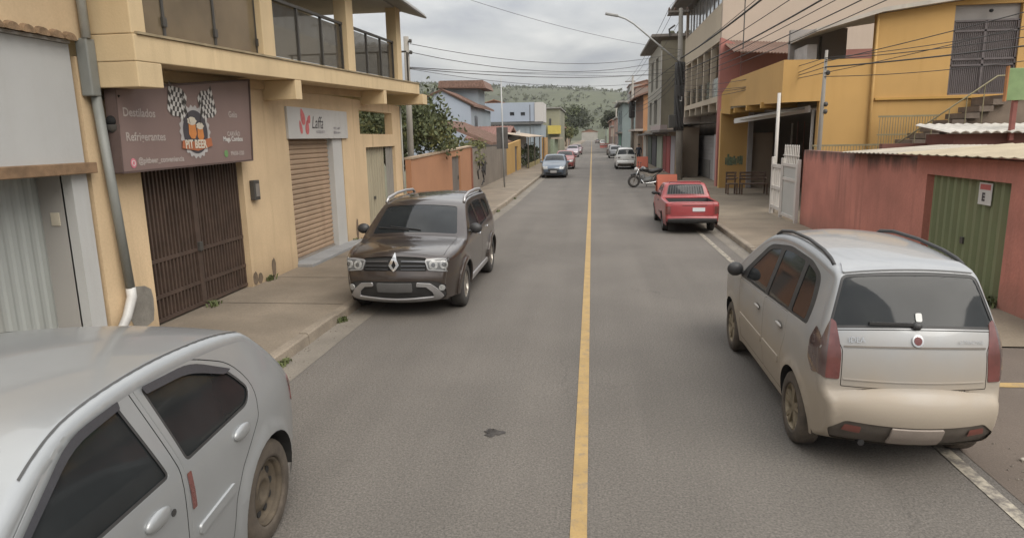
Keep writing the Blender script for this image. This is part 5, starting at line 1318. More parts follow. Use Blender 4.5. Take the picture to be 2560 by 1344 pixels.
# ---- cream building with the colonnade
CR = M('cream_wall', (.47, .395, .30), .88, .05, .4, bump=.08, streak=(.38, .31, .235), sfac=.3, fine=.04)
CRS = M('beige_side_wall', (.455, .37, .30), .88, .04, .4, streak=(.38, .30, .245), sfac=.3, fine=.04)
XC = at(1803, 105, Y=34.5).x
CB = thing('cream_building', 'cream three-storey building with an open colonnade and blank beige side wall on the right', 'building', (XC, 41, .12))
YA0, YB0 = 34.5, 47.5
MB().box(XC+.02, XC+14, YA0, YA0+.3, .1, 13).build('side_wall', CRS, CB)
MB().box(XC, XC+.3, YA0+.3, YB0, 7.0, 8.75).build('parapet', CR, CB)
MB().box(XC+.02, XC+12, YB0-.3, YB0, .1, 10.6).build('far_wall', CRS, CB)
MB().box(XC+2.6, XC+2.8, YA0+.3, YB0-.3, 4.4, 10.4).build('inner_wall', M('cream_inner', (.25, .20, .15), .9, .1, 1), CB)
MB().box(XC-.02, XC+10, YA0+.31, YB0-.31, 4.12, 4.40).build('slab', CR, CB, bevel=.01)
MB().box(XC+.31, XC+10, YA0+.31, YB0-.31, 7.02, 7.2).build('slab', CR, CB)
n_ = 6
for k in range(n_):
    y = YA0+.5+(YB0-YA0-1.2)*k/(n_-1)
    MB().box(XC+.03, XC+.30, y-.13, y+.13, 4.42, 7.0).build('column', CR, CB)
    MB().box(XC-.01, XC+1.2, y-.12, y+.12, 3.72, 4.118).build('beam', CR, CB)
    if k < n_-1:
        y2 = YA0+.5+(YB0-YA0-1.2)*(k+1)/(n_-1)
        MB().box(XC+.12, XC+.14, y+.15, y2-.15, 4.42, 5.35).build('glass_balustrade', TGLASS if k else M('pale_pane', (.35, .37, .39), .1, .1, 1, coat=.6), CB)
        w_ = MB().box(XC+.1, XC+.12, y+.12, y2-.12, 8.77, 10.3).build('window', M('sky_pane', (.33, .34, .36), .08, .2, .6, coat=.8), CB)
        MB().box(XC+.06, XC+.13, y-.06, y+.06, 8.77, 10.4).box(XC+.07, XC+.125, (y+y2)/2-.03, (y+y2)/2+.03, 8.77, 10.3).build('mullion', M('window_frame_grey', (.24, .22, .2), .6), w_)
m = MB(); m.prism([(XC-1.15, 10.42), (XC-1.1, 10.62), (XC+6, 12.5), (XC+6, 12.3), (XC+.3, 10.42)], lambda a, b, d: (a, d, b), YA0+.32, YB0+.9); m.build('roof', M('brown_grey_soffit', (.17, .15, .135), .85, .1, 1), CB)
# its ground floor: boarded grey front and white panel door
GBD = M('grey_boards', (.29, .275, .265), .8, .08, .6, streak=(.20, .185, .17), sfac=.4)
XB = XC+.45
m = MB()
for k in range(12): m.box(XB, XB+.05, YA0+3.4, YB0-1.3, .1+.2*k, .1+.2*k+.192)
m.build('boarded_front', GBD, CB)
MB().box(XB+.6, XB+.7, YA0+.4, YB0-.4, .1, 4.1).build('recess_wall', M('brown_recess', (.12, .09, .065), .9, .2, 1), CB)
m = MB()
for k in range(5): m.box(XB-.06, XB-.02, YA0+.6+.52*k, YA0+1.06+.52*k, .1, 2.55)
m.build('panel_door', M('white_panel_door', (.38, .365, .36), .7, .05, 1), CB)
MB().box(XB-.04, XB-.003, YA0+4.4, YA0+8.3, .15, 1.15).build('lower_panel', M('grey_dark_panel', (.165, .155, .14), .8, .15, 2), CB)
MB().box(XC-.9, XC+.6, YA0+3.2, YB0-.2, 3.15, 3.22).build('canopy', M('dark_canopy', (.14, .12, .10), .8), CB)

# pink storey with the corrugated roof between the mustard and the cream house
PK = thing('pink_house', 'pink upper storey with a brown corrugated roof behind the mustard parapet', 'house', (8, 30, 4))
PINK = M('dusty_pink', (.37, .155, .13), .9, .1, .6, streak=(.24, .11, .09), sfac=.4)
xp = at(1800, 180, Y=33.2).x
wall('wall', PINK, [(xp, .1), (xp+.9, .1), (xp+.9, 6.55), (xp, 6.95)], [], FY(33.2), .4, PK)
wall('front_wall', M('maroon_plaster', (.24, .105, .085), .9, .15, .8), [(xp+.92, 3.7), (12.6, 3.7), (12.6, 6.2), (xp+.92, 6.2)], [], FY(32.9), .3, PK)
a, b = at(1836, 124, Y=31.0), at(2033, 130, Y=31.0)
m = MB(); corr(m, (a.x, 31.0, a.z-.1), (b.x, 31.0, b.z-.12), (a.x, 34.3, a.z+.8), 24, .06, False); o = m.build('roof', M('brown_sheet_roof', (.19, .12, .09), .85, .2, 1), PK); o.modifiers.new('s', 'SOLIDIFY').thickness = .02
tag(MB().tube([(at(1858, 115, Y=31.5).x, 31.5, 6.2), (at(1858, 115, Y=31.5).x, 31.5, 8.35)], .025, 6).build('antenna_mast', DARKMET), 'thin dark antenna mast in front of the blank beige side wall', 'mast')

# ---- shop row and the olive building behind it
XS = 4.98
SR = thing('shop_row', 'low row of shops with coloured doors under dark awnings beyond the utility pole', 'shops', (XS, 53, .12))
AWN = M('dark_awning', (.13, .115, .10), .85, .2, 1)
TANW = M('tan_shop_wall', (.30, .235, .175), .9, .12, .8, streak=(.19, .15, .11), sfac=.4)
MB().box(XS+.12, XS+1.3, 41.2, 68, .1, 3.0).build('wall', TANW, SR)
for px0, px1, nm, c_ in ((1596, 1604, 'blue_white_door', (.33, .35, .40)), (1606, 1613, 'pale_door', (.40, .38, .34)), (1617, 1626, 'dark_green_door', (.06, .075, .06)), (1628, 1638, 'black_door', (.06, .055, .06)), (1640, 1652, 'pale_green_door', (.30, .33, .26)), (1655, 1663, 'dark_red_door', (.20, .04, .035)), (1664, 1672, 'red_door', (.28, .05, .045)), (1674, 1684, 'grey_mauve_door', (.30, .27, .28)), (1686, 1696, 'yellow_door', (.48, .32, .10))):
    ya, yb = at(px1, 420, X=XS).y, at(px0, 420, X=XS).y
    MB().box(XS+.03, XS+.118, ya, yb, .1, 2.5).build('door', M(nm, c_, .7, .08, 1), SR, bevel=.01)
for (ya, yb, z, d) in ((41.3, 47.0, 2.75, 1.0), (47.1, 56, 2.62, .9), (56.1, 67, 2.55, .7)):
    MB().box(XS-d, XS+.118, ya, yb, z, z+.14).build('awning', AWN, SR, bevel=.01)
MB().box(XS-.35, XS+.118, 47.5, 55, 2.9, 3.25).build('fascia', M('pink_grey_fascia', (.36, .29, .27), .8, .1, 1), SR)
OL = M('olive_grey_plaster', (.205, .185, .135), .92, .16, .4, streak=(.13, .115, .09), sfac=.6, fine=.08)
xo = at(1652, 200, Y=50).x
OB = thing('olive_building', 'tall olive grey unpainted building with a narrow pale street front beyond the utility pole', 'building', (xo, 56, .12))
wall('side_wall', OL, [(xo, 2.9), (xo+4, 2.9), (xo+4, 9.3), (xo, 9.05)], [], FY(50), .25, OB)
wall('street_wall', M('pale_olive_front', (.31, .29, .245), .9, .1, .5), rect(50.26, 61, 2.9, 9.0), [rect(52, 54, 6.0, 8.2), rect(56, 58, 6.0, 8.2), rect(52.5, 55, 3.4, 5.2), rect(57, 59, 3.4, 5.2)], FX(xo, 1), .2, OB)
MB().box(xo+.25, xo+.3, 50.3, 60.9, 3, 8.9).build('window', M('dull_pane', (.10, .11, .12), .15, .2, 1, coat=.5), OB)
MB().box(xo-.7, xo+4.2, 49.8, 61.5, 9.32, 9.5).build('roof_slab', M('brown_grey_soffit', (0, 0, 0)), OB)
MB().box(xo-.02, xo+.06, 49.93, 49.995, 3.0, 8.4).build('white_drain_pipe', M('white_metal', (0, 0, 0)), OB)
m = MB(); m.prism([(xo+.9, 6.2), (xo+1.9, 6.2), (xo+1.75, 6.5), (xo+1.4, 6.62), (xo+1.05, 6.5)], lambda a, b, d: (a, d, b), 49.6, 49.99); m.build('small_hood', M('brown_grey_soffit', (0, 0, 0)), OB)
MB().box(XS+.35, xo+4, 49.99, 61, .1, 2.88).build('ground_floor', TANW, OB)
for i in range(3):
    tag(MB().ell((xo+.8+.55*i, 51, 9.68), .22, .22, .18).build('roof_plant', M('dull_leaf', (.06, .06, .035), .9, .3, 8)), 'small dull plant on the roof edge of the olive building', 'plant', 'plants on the olive roof')
# orange house further on
OHs = thing('orange_house', 'orange house with a red tiled roof beyond the olive building', 'house', (5.2, 72, .12))
xh = at(1608, 300, Y=68).x
wall('wall', M('orange_house_wall', (.40, .215, .11), .9, .1, .6), rect(xh, xh+5, .1, 6.4), [rect(xh+.02, xh+.02+.01, 4, 4.01)], FY(68), .25, OHs)
MB().box(xh, xh+.25, 68.26, 80, .1, 6.4).build('street_wall', M('brown_house_front', (.20, .12, .085), .9, .1, .6), OHs)
MB().box(xh-.8, xh+.0, 67.6, 80, 3.0, 3.2).build('balcony', M('pale_balcony', (.36, .31, .27), .9), OHs)
m = MB(); m.prism([(xh-.9, 6.3), (xh+2.5, 7.5), (xh+6, 6.3), (xh+6, 6.15), (xh+2.5, 7.3), (xh-.9, 6.15)], lambda a, b, d: (a, d, b), 67.5, 80.5); m.build('roof', TILE, OHs)
MB().box(xh-.4, xh-.0, 69, 79.5, .1, 2.98).build('lower_front', TANW, OHs)
# teal house
TL = thing('teal_house', 'grey teal house with a flat roof further down on the right', 'house', (4.3, 105, .12))
TEAL = M('grey_teal', (.17, .205, .205), .9, .1, .4, streak=(.11, .13, .13), sfac=.5)
wall('wall', TEAL, rect(4.35, 9, .1, 7.2), [], FY(100), .3, TL)
wall('street_wall', TEAL, rect(100.3, 118, .1, 7.2), [rect(103, 106, 4.2, 6.2), rect(110, 113, 4.2, 6.2)], FX(4.35, 1), .3, TL)
MB().box(4.66, 4.7, 101, 117, 3, 6.8).build('window', M('dull_pane', (0, 0, 0)), TL)
MB().box(3.7, 9.3, 99.4, 118.5, 7.22, 7.5).build('roof_slab', M('grey_slab', (.25, .24, .22), .9), TL)
MB().box(3.85, 4.34, 99.9, 117, 2.9, 3.1).build('awning', AWN, TL)
MB().box(4.33, 4.348, 104, 109, .1, 2.8).build('green_door', M('jade_green', (.07, .22, .15), .7, .1, 1), TL)
# ------------------------------------------------------------------ far left houses
BLUE = M('pale_blue_plaster', (.335, .375, .44), .9, .06, .3, streak=(.25, .28, .32), sfac=.35)
BLUEG = M('blue_grey_plaster', (.27, .31, .34), .9, .08, .3, streak=(.2, .22, .24), sfac=.4)
WHITEP = M('white_plaster', (.50, .48, .46), .9, .06, .4, streak=(.36, .34, .31), sfac=.4)
DWIN = M('dark_window', (.06, .06, .065), .3, .2, 2)
def gable_roof(name, parent, x0, x1, y0, y1, ze, zr, over=.4, th=.14, mat=None, xr=None):
    xr = (x0+x1)/2 if xr is None else xr; m = MB()
    m.prism([(x0-over, ze-.1), (xr, zr), (x1+over, ze-.1), (x1+over, ze-.1+th), (xr, zr+th), (x0-over, ze-.1+th)], lambda a, b, d: (a, d, b), y0-over, y1+over)
    # ridges of the tile courses
    y = y0-over
    while y < y1+over:
        for (xa, za, xb, zb) in ((x0-over, ze-.1+th, xr, zr+th), (x1+over, ze-.1+th, xr, zr+th)): m.bar((xa, y, za+.01), (xb, y, zb+.01), .12, .05)
        y += .3 if y1-y0 < 15 else .5
    return m.build(name, mat or TILE, parent)
BH = thing('blue_house', 'pale blue gabled house with red tiled roofs behind the orange garden wall', 'house', (-13, 66, 0))
a, b, c, d = at(1060, 241, Y=60), at(1105, 228, Y=60), at(1176, 265, Y=60), at(1182, 330, Y=60)
wall('wall', BLUE, [(a.x-1.5, .1), (c.x, .1), (c.x, c.z), (b.x, b.z), (a.x-1.5, a.z-.4)], [], FY(60), .3, BH)
MB().box(c.x-.3, c.x, 60.32, 72, .1, c.z-.05).build('side_wall', BLUEG, BH)
gable_roof('roof', BH, a.x-1.5, c.x, 60.2, 72, c.z+.02, b.z+.02, .35, xr=b.x)
w_ = MB().box(c.x+.002, c.x+.03, 62, 63.5, 3.2, 4.6).build('window', DWIN, BH)
u0_, u1_ = at(1112, 218, Y=67), at(1196, 250, Y=67)
MB().box(u0_.x, u1_.x, 66.9, 71, 4.5, u0_.z).build('upper_room', BLUEG, BH)
m = MB(); m.prism([(u0_.x-.6, u0_.z-.15), (u0_.x-.3, u0_.z+.55), (u1_.x+.6, u0_.z+.5), (u1_.x+.9, u0_.z-.25)], lambda a, b, d: (a, d, b), 66.2, 71.5)
x = u0_.x-.4
while x < u1_.x+.6: m.bar((x, 66.17, u0_.z-.12), (x, 66.3, u0_.z+.5), .12, .06); x += .3
m.build('upper_roof', TILE, BH)
LB = thing('long_blue_house', 'long low pale blue house with two small dark windows and a white end', 'house', (-9, 84, 0))
p0, p1 = at(1205, 262, Y=80), at(1336, 262, Y=80); pe = at(1357, 262, Y=80); pb = at(1205, 306, Y=80)
wins = []
for px in (1280, 1307):
    q = at(px, 285, Y=80); wins.append(rect(q.x-.26, q.x+.26, q.z-.2, q.z+.2))
wall('wall', BLUE, rect(p0.x-2, p1.x, pb.z, p0.z+.15), wins, FY(80), .3, LB)
MB().box(p0.x-2, p1.x, 80.31, 90, pb.z, p0.z).build('rear_rooms', BLUEG, LB)
for wq in wins: MB().box(wq[0][0], wq[1][0], 80.2, 80.28, wq[0][1], wq[2][1]).build('window', DWIN, LB)
wall('white_end', WHITEP, rect(p1.x+.02, pe.x, pb.z-.1, p0.z+.12), [], FY(79.9), 6, LB)
MB().box(p0.x-2, pe.x, 79.4, 80.6, pb.z-.35, pb.z-.05).build('ledge', M('dark_grey_ledge', (.13, .13, .13), .9), LB)
MB().box(p0.x-2, pe.x-.2, 79.7, 88, .1, pb.z-.36).build('lower_wall', BLUEG, LB)
m = MB()
for k in range(9): x = p0.x-1.5+k*.95; m.box(x, x+.05, 79.72, 79.8, 2.4, pb.z-.36) if False else m.box(x, x+.06, 79.62, 79.69, 2.0, pb.z-.36)
m.build('railing', M('grey_rail', (.24, .26, .28), .7), LB)
# red roofs and white gable nearer the street
RH = thing('tiled_house', 'low house with brick red tiled roofs and a white gable end behind the mustard wall', 'house', (-8, 56, 0))
q0, q1 = at(1178, 336, Y=58), at(1300, 345, Y=58)
MB().box(q0.x, q1.x-.2, 58.2, 66, .1, q0.z-.2).build('wall', WHITEP, RH)
m = MB(); m.prism([(57.4, q0.z-.35), (62, q0.z+.7), (66.5, q0.z-.3), (66.5, q0.z-.45), (62, q0.z+.55), (57.4, q0.z-.5)], lambda a, b, d: (d, a, b), q0.x-.4, q1.x-1.0)
x = q0.x-.4
while x < q1.x-1: m.bar((x, 57.4, q0.z-.33), (x, 62, q0.z+.72), .12, .05); x += .28
m.build('roof', M('brick_red_tile', (.20, .105, .085), .9, .25, 4), RH)
g0, g1, g2 = at(1270, 347, Y=56), at(1300, 325, Y=56), at(1302, 352, Y=56)
m = MB(); m.prism([(g0.x, .1), (g2.x, .1), (g1.x, g1.z), (g0.x, g0.z)], lambda a, b, d: (a, d, b), 55.8, 56.1); m.build('white_gable', WHITEP, RH)
TR = thing('tiled_roof_house', 'house with a long clay tiled roof sloping down behind the tree and the orange wall', 'house', (-9.5, 40, 0))
r0_, r1_, r2_ = at(1090, 300, Y=40), at(1235, 358, Y=40), at(1085, 370, Y=40)
m = MB(); m.prism([(r0_.x, r0_.z), (r1_.x, r1_.z), (r1_.x, r1_.z-.15), (r0_.x, r0_.z-.15)], lambda a, b, d: (a, d, b), 39.5, 49)
y = 39.6
while y < 49: m.bar((r0_.x, y, r0_.z+.02), (r1_.x, y, r1_.z+.02), .12, .06); y += .26
m.build('roof', TILE, TR); MB().box(r0_.x+.3, r1_.x-.5, 40, 48.8, .1, r1_.z-.2).build('wall', WHITEP, TR)
# planted shop front with an awning, and the yellow sign house
GH = thing('garden_shop', 'dark open shop front full of plants under a pale awning on the left', 'shop', (-5.6, 60, .12))
MB().box(-7.4, -7.2, 53.7, 71.5, .1, 2.9).build('back_wall', M('shop_dark', (.10, .085, .075), .9, .25, 1), GH)
m = MB(); corr(m, (-4.9, 53.7, 2.62), (-4.95, 71.5, 2.66), (-7.4, 53.7, 3.0), 24, .04, False); o = m.build('awning', M('pale_dusty_awning', (.36, .29, .22), .8, .2, .5), GH); o.modifiers.new('s', 'SOLIDIFY').thickness = .03
for y in (53.9, 60, 66, 71.3): MB().box(-5.1, -5.0, y-.05, y+.05, .1, 2.6).build('post', M('dark_post', (.09, .075, .06), .8), GH)
MB().box(-5.15, -5.05, 53.9, 66, .12, .5).build('low_sill', M('yellow_green_sill', (.28, .23, .10), .9), GH)
MB().box(-5.3, -4.92, 72.0, 76, .1, 2.55).build('side_pier', M('ochre_pier', (.40, .24, .10), .9), GH)
LEAF = M('leaf_green', (.075, .088, .035), .75, .5, 3.0, fine=.2, fscale=15)
LEAFD = M('leaf_dark', (.048, .056, .030), .8, .5, 3.0, fine=.2, fscale=15)
LEAFY = M('leaf_yellow_green', (.125, .125, .045), .8, .45, 3.0, fine=.2, fscale=15)
BARK = M('bark', (.12, .095, .07), .95, .3, 6)
def leaves(m, c, rad, n, size, r, flat=.7):
    for k in range(n):
        d = V((r.gauss(0, 1), r.gauss(0, 1), r.gauss(0, 1)*flat)); d = d.normalized()*(rad*r.random()**.45)
        p = V(c)+d; a = V((r.gauss(0, 1), r.gauss(0, 1), r.gauss(0, .6))).normalized(); b = a.orthogonal().normalized(); s_ = size*r.uniform(.6, 1.4)
        b = (Matrix.Rotation(r.uniform(0, 6.28), 3, a) @ b)
        cc = a.cross(b)
        m.v += [tuple(p-b*s_), tuple(p+cc*s_*.45), tuple(p+b*s_), tuple(p-cc*s_*.45)]; i = len(m.v); m.f.append((i-4, i-3, i-2, i-1))
def tree(name, label, x, y, z0, h, w, trunk_h, n_cl, n_lf, size, seed, mats=(None, None), group=None, cat='tree', trunk_r=.12):
    r = random.Random(seed); t = thing(name, label, cat, (x, y, z0), group)
    m = MB(); top = V((x+r.uniform(-.1, .1)*w, y, z0+trunk_h+.35*(h-trunk_h)))
    m.tube([(x, y, z0), (x+.02*h, y, z0+trunk_h*.6), tuple(top)], [trunk_r, trunk_r*.8, trunk_r*.35], 8)
    ce = []
    for k in range(n_cl):
        a = r.uniform(0, 2*PI); el = r.uniform(-.35, 1); rr = r.uniform(.45, 1.)
        c = V((x+math.cos(a)*w*.5*rr*math.sqrt(max(0, 1-el*el*.8)), y+math.sin(a)*w*.5*rr*math.sqrt(max(0, 1-el*el*.8)), z0+trunk_h+(h-trunk_h)*(.42+.45*el*rr))); ce.append(c)
        if k % 3 == 0: m.tube([(x+.01*h, y, z0+trunk_h*r.uniform(.6, 1.1)), tuple((top+c)/2), tuple(c)], [trunk_r*.4, trunk_r*.25, trunk_r*.08], 6)
    m.build('trunk', BARK, t, smooth=True)
    f1, f2 = MB(), MB()
    for k, c in enumerate(ce): leaves(f1 if k % 3 else f2, c, w*r.uniform(.12, .24), int(n_lf*r.uniform(.6, 1.4)), size, r)
    f1.build('crown', mats[0] or LEAF, t); f2.build('crown', mats[1] or LEAFD, t)
    return t
tree('garden_tree', 'bushy green tree over the orange garden wall next to the ochre house', -7.35, 24.9, .1, 4.4, 4.6, 1.3, 70, 130, .09, 11, (LEAF, LEAFY))
tree('garden_shrub', 'yellow green shrub just showing above the far end of the orange wall', -6.6, 33, .1, 2.75, 2.8, 1.0, 22, 90, .08, 12, (LEAFY, LEAF), cat='shrub')
tree('street_tree', 'large dense dark green tree at the far end of the street', -9.5, 290, 0, 16.5, 16, 3.5, 60, 110, .55, 13, (LEAFD, LEAF), trunk_r=.5)
tree('small_tree', 'smaller green tree in front of the large one on the left kerb far away', -6.5, 170, 0, 6, 5, 1.6, 26, 70, .3, 14, (LEAF, LEAFY), trunk_r=.2)
tree('dark_tree', 'dark narrow tree among the houses far down the right side', 6.5, 210, 0, 11, 6.5, 2, 32, 80, .4, 15, (LEAFD, LEAFD), trunk_r=.3)
tree('roadside_tree', 'bushy green tree beside the lemon yellow house far on the left', -5.9, 140, 0, 5, 4, 1.2, 24, 70, .26, 21, (LEAFY, LEAF), trunk_r=.2)
r_ = random.Random(5)
for k in range(7):
    y = 55+2.2*k+r_.uniform(-.5, .5); m = MB(); 
    for j in range(6): leaves(m, (-5.6+r_.uniform(-.3, .3), y+r_.uniform(-.5, .5), .5+.32*j*r_.uniform(.5, 1)), .32, 60, .09, r_)
    tag(m.build('potted_plant', LEAFD if k % 2 else LEAF), 'leafy dark plant standing in the open garden shop front', 'plant', 'plants in the garden shop')
YS_ = thing('sign_house', 'grey green house with a lemon yellow box sign further down on the left', 'house', (-5.5, 108, .1))
MB().box(-9, -4.7, 100, 118, .1, 6.6).build('wall', M('grey_green_wall', (.24, .235, .17), .9, .12, .3, streak=(.17, .16, .12), sfac=.5), YS_)
MB().box(-9.2, -4.5, 99.7, 118.3, 6.62, 6.8).build('roof_slab', M('grey_slab', (0, 0, 0)), YS_)
MB().box(-6.2, -5.95, 99.9, 99.995, 3.6, 5.2).build('window', DWIN, YS_)
MB().box(-6.4, -4.5, 99.0, 99.9, 3.0, 4.2).build('box_sign', M('lemon_yellow', (.45, .36, .085), .8, .12, 1), YS_)
MB().box(-5.4, -4.2, 90, 99, 2.3, 2.5).build('awning', M('pale_dusty_awning', (0, 0, 0)), YS_)
MB().box(-5.25, -4.9, 86, 98.9, .1, 2.3).build('green_front', M('grey_green_front', (.20, .235, .16), .9), YS_)
# more houses receding down the street
FAR = [('far_house', 'small white house with a red roof at the left kerb, past the yellow sign house', -10.5, -5.6, 125, 140, 4.2, (.42, .40, .38), 1), ('far_house', 'tan house with a red roof on the left in front of the large tree', -12, -6.5, 185, 205, 5.0, (.34, .27, .2), 1),
       ('far_house', 'white house at the very end of the street under the hill', -6.5, 3.5, 432, 446, 5.0, (.33, .31, .28), 1), ('far_house', 'pinkish flat roofed house beyond the teal house on the right', 4.4, 10, 122, 140, 5.6, (.33, .22, .18), 0),
       ('far_house', 'white and orange shop beyond the teal house on the right', 4.3, 10, 143, 158, 4.4, (.44, .36, .29), 0), ('far_house', 'brick red house far down on the right', 4.6, 12, 162, 190, 6.0, (.24, .13, .10), 1), ('far_house', 'pale green house far down on the right', 4.8, 12, 225, 250, 6.2, (.28, .32, .25), 1),
       ('far_house', 'cream house far down on the right before the road end', 5.2, 12, 255, 285, 5.5, (.42, .38, .30), 0), ('far_house', 'dull brown house behind the teal house roof on the right', 11, 22, 180, 205, 14.5, (.22, .17, .145), 1), ('far_house', 'grey house above the street on the right hillside', 14, 26, 260, 280, 21, (.27, .26, .25), 1),
       ('far_house', 'beige house on the left hillside behind the long blue house', -40, -28, 170, 185, 11.5, (.36, .30, .24), 1), ('far_house', 'low brown roofed house on the left hillside behind the tree', -26, -17, 150, 162, 9.2, (.33, .26, .2), 1)]
for nm, lb, x0, x1, y0, y1, h, c_, gb in FAR:
    t = thing(nm, lb, 'house', ((x0+x1)/2, y0, 0), 'houses down the street'); mt = M('far_wall_%d' % int(c_[0]*100+c_[2]*1000), c_, .9, .12, .3, streak=tuple(v*.6 for v in c_), sfac=.5)
    MB().box(x0, x1, y0, y1, -1, h).build('wall', mt, t)
    if gb: 
        m = MB(); xm = (x0+x1)/2; m.prism([(x0-.4, h), (xm, h+1.5), (x1+.4, h), (x1+.4, h+.2), (xm, h+1.7), (x0-.4, h+.2)], lambda a, b, d: (a, d, b), y0-.4, y1+.4); m.prism([(x0, h+.005), (x1, h+.005), (xm, h+1.48)], lambda a, b, d: (a, d, b), y0+.01, y0+.2); m.build('roof', M('far_tile', (.27, .14, .095), .9, .25, 1), t)
    else: MB().box(x0-.3, x1+.3, y0-.3, y1+.3, h+.002, h+.25).build('roof_slab', M('grey_slab', (0, 0, 0)), t)
    for k in range(2 if y0 < 400 else 0):
        x = x0+(x1-x0)*(.3+.4*k); z = h*.62
        MB().box(x-.5, x+.5, y0-.05, y0-.004, z-.55, z+.55).build('window', DWIN, t)
    sx_ = x1 if x1 < 0 else x0; e_ = .05 if x1 < 0 else -.05
    if abs(sx_) < 9:
        for k in range(3):
            y = y0+(y1-y0)*(.2+.3*k); MB().box(min(sx_+.004*(1 if e_ > 0 else -1), sx_+e_), max(sx_+.004*(1 if e_ > 0 else -1), sx_+e_), y-.9, y+.9, .1, 2.4).build('shop_door', M(('far_door_blue', 'far_door_red', 'far_door_green')[k], ((.12, .16, .2), (.28, .08, .06), (.1, .16, .1))[k], .8), t)

# ------------------------------------------------------------------ hills
HILL = M('hill_scrub', (.055, .061, .028), .95, .35, .012, fine=.25, fscale=.12)
m = MB(); nx, ny = 70, 26
def hz(x, y):
    f = max(0, min(1, (y-430)/760)); f = f*f*(3-2*f)
    return -.4+f*(77-.06*x+9*mnoise.noise(V((x/220, y/260, 3)))+3.5*mnoise.noise(V((x/60, y/80, 7))))
for j in range(ny+1):
    for i in range(nx+1):
        x = -1300+2600*i/nx; y = 428+1000*j/ny; m.v.append((x, y, hz(x, y)))
for j in range(ny):
    for i in range(nx): a = j*(nx+1)+i; m.f.append((a, a+1, a+nx+2, a+nx+1))
m.build('hills', HILL, kind='structure', smooth=True)
r_ = random.Random(21); m = MB(); m2 = MB()
for k in range(1500):
    x = r_.uniform(-420, 330); y = r_.uniform(520, 1200) if k % 3 else r_.uniform(1080, 1190)
    s_ = r_.uniform(1.5, 4.5); leaves(m if k % 2 else m2, (x, y, hz(x, y)+s_*.55), s_, 11, s_*.5, r_, .6)
o = m.build('far_woodland', M('far_wood', (.070, .078, .036), .95, .4, .05, fine=0)); o['kind'] = 'stuff'
o = m2.build('far_woodland', M('far_wood_dark', (.058, .065, .031), .95, .4, .05, fine=0)); o['kind'] = 'stuff'
for k in range(9):
    p = at(1058+7*k, 216, Y=700); zg = hz(p.x, 700)
    tree('ridge_tree', 'tall dark tree standing in the row on the ridge above the blue house', p.x, 700, zg, (p.z-zg)+r_.uniform(-1.5, 4), 6.5, 3, 16, 40, .9, 40+k, (LEAFD, LEAFD), 'trees on the left ridge', trunk_r=.5)

# ------------------------------------------------------------------ poles, lamp, wires
CONC = M('pole_concrete', (.27, .25, .22), .9, .15, 1.5, bump=.2, streak=(.17, .155, .135), sfac=.5)
CABLE = M('black_cable', (.045, .042, .040), .7, .1, 3, fine=0)
px_, py_ = 4.72, 38.2
UP = thing('utility_pole', 'tall grey concrete utility pole wrapped in black cables beside the red pickup', 'utility pole', (px_, py_, .12))
MB().tube([(px_+.08, py_, .1), (px_, py_, 4.5), (px_-.06, py_, 9.15)], [.20, .165, .11], 12).build('pole', CONC, UP, smooth=True)
MB().box(4.0, 5.1, py_-.06, py_+.06, 8.95, 9.05).build('crossarm', M('grey_timber', (.17, .15, .13), .8), UP)
for k, x in enumerate((4.05, 4.35, 5.0)): MB().lathe([(.03, 0), (.07, .04), (.04, .09), (.06, .13), (.001, .17)], (x, py_, 9.05), (0, 0, 1), 10).build('insulator', M('brown_ceramic', (.12, .07, .05), .4), UP, smooth=True)
m = MB(); r_ = random.Random(2)
for k in range(7):
    a = .9*k; pts = [(px_-.02+.20*math.cos(a+.25*j), py_+.20*math.sin(a+.25*j), 6.4-.36*j) for j in range(11)]; m.tube(pts, .08, 6)
m.build('cable_bundle', CABLE, UP, smooth=True)
MB().box(px_-.55, px_-.2, py_-.2, py_+.1, 2.95, 3.65).build('junction_box', DARKMET, UP, bevel=.02)
MB().box(px_-.22, px_+.22, py_-.24, py_-.16, 4.6, 5.2).build('splice_case', CABLE, UP, bevel=.04)
MB().box(px_-.02, px_+.1, py_-.26, py_-.245, 4.35, 4.6).build('white_tag', M('white_enamel', (0, 0, 0)), UP)
MB().tube([(px_-.35, py_-.05, 8.3), (px_-.65, py_-.05, 8.1), (px_-.6, py_-.05, 7.75)], .05, 8).build('fuse_switch', DARKMET, UP)
SL = thing('street_lamp', 'street lamp on a long curved arm reaching over the road from the concrete pole', 'street lamp', (px_, py_, 6.4))
MB().tube([(px_-.02, py_-.1, 6.35), (3.4, py_-.15, 7.42), (2.2, py_-.2, 8.42), (1.75, py_-.2, 8.7), (1.3, py_-.2, 8.86)], .045, 8).build('arm', M('galvanised', (.36, .36, .35), .5, .1, 2, metal=.3), SL, smooth=True)
MB().obox((1.02, py_-.2, 8.93), (.34, 0, -.07), (0, .12, 0), (.012, 0, .06)).build('lamp_head', M('lamp_housing', (.30, .30, .29), .5), SL, bevel=.03)
LP = thing('utility_pole', 'slim dark concrete pole rising behind the ochre house and the garden tree', 'utility pole', (-6.0, 22, .1))
MB().tube([(-6.0, 22, .1), (-5.97, 22, 5.85)], [.12, .085], 10).build('pole', CONC, LP, smooth=True)
for z in (5.3, 5.65): MB().lathe([(.03, 0), (.07, .03), (.04, .07), (.06, .1), (.001, .12)], (-5.84, 21.95, z), (.3, 0, 1), 10).build('insulator', DARKMET, LP, smooth=True)
T2 = thing('thin_pole', 'thin grey pipe pole with a dark sheet tied to it before the metal gate', 'pole', (-4.45, 34, .12))
MB().tube([(-4.43, 34, .1), (-4.5, 34, 5.55)], [.045, .03], 8).build('pole', M('galvanised', (0, 0, 0)), T2, smooth=True)
MB().box(-4.80, -4.22, 34.08, 34.14, 2.05, 3.12).build('dark_sheet', M('dark_sheet', (.085, .078, .072), .85, .2, 3), T2, bevel=.02)
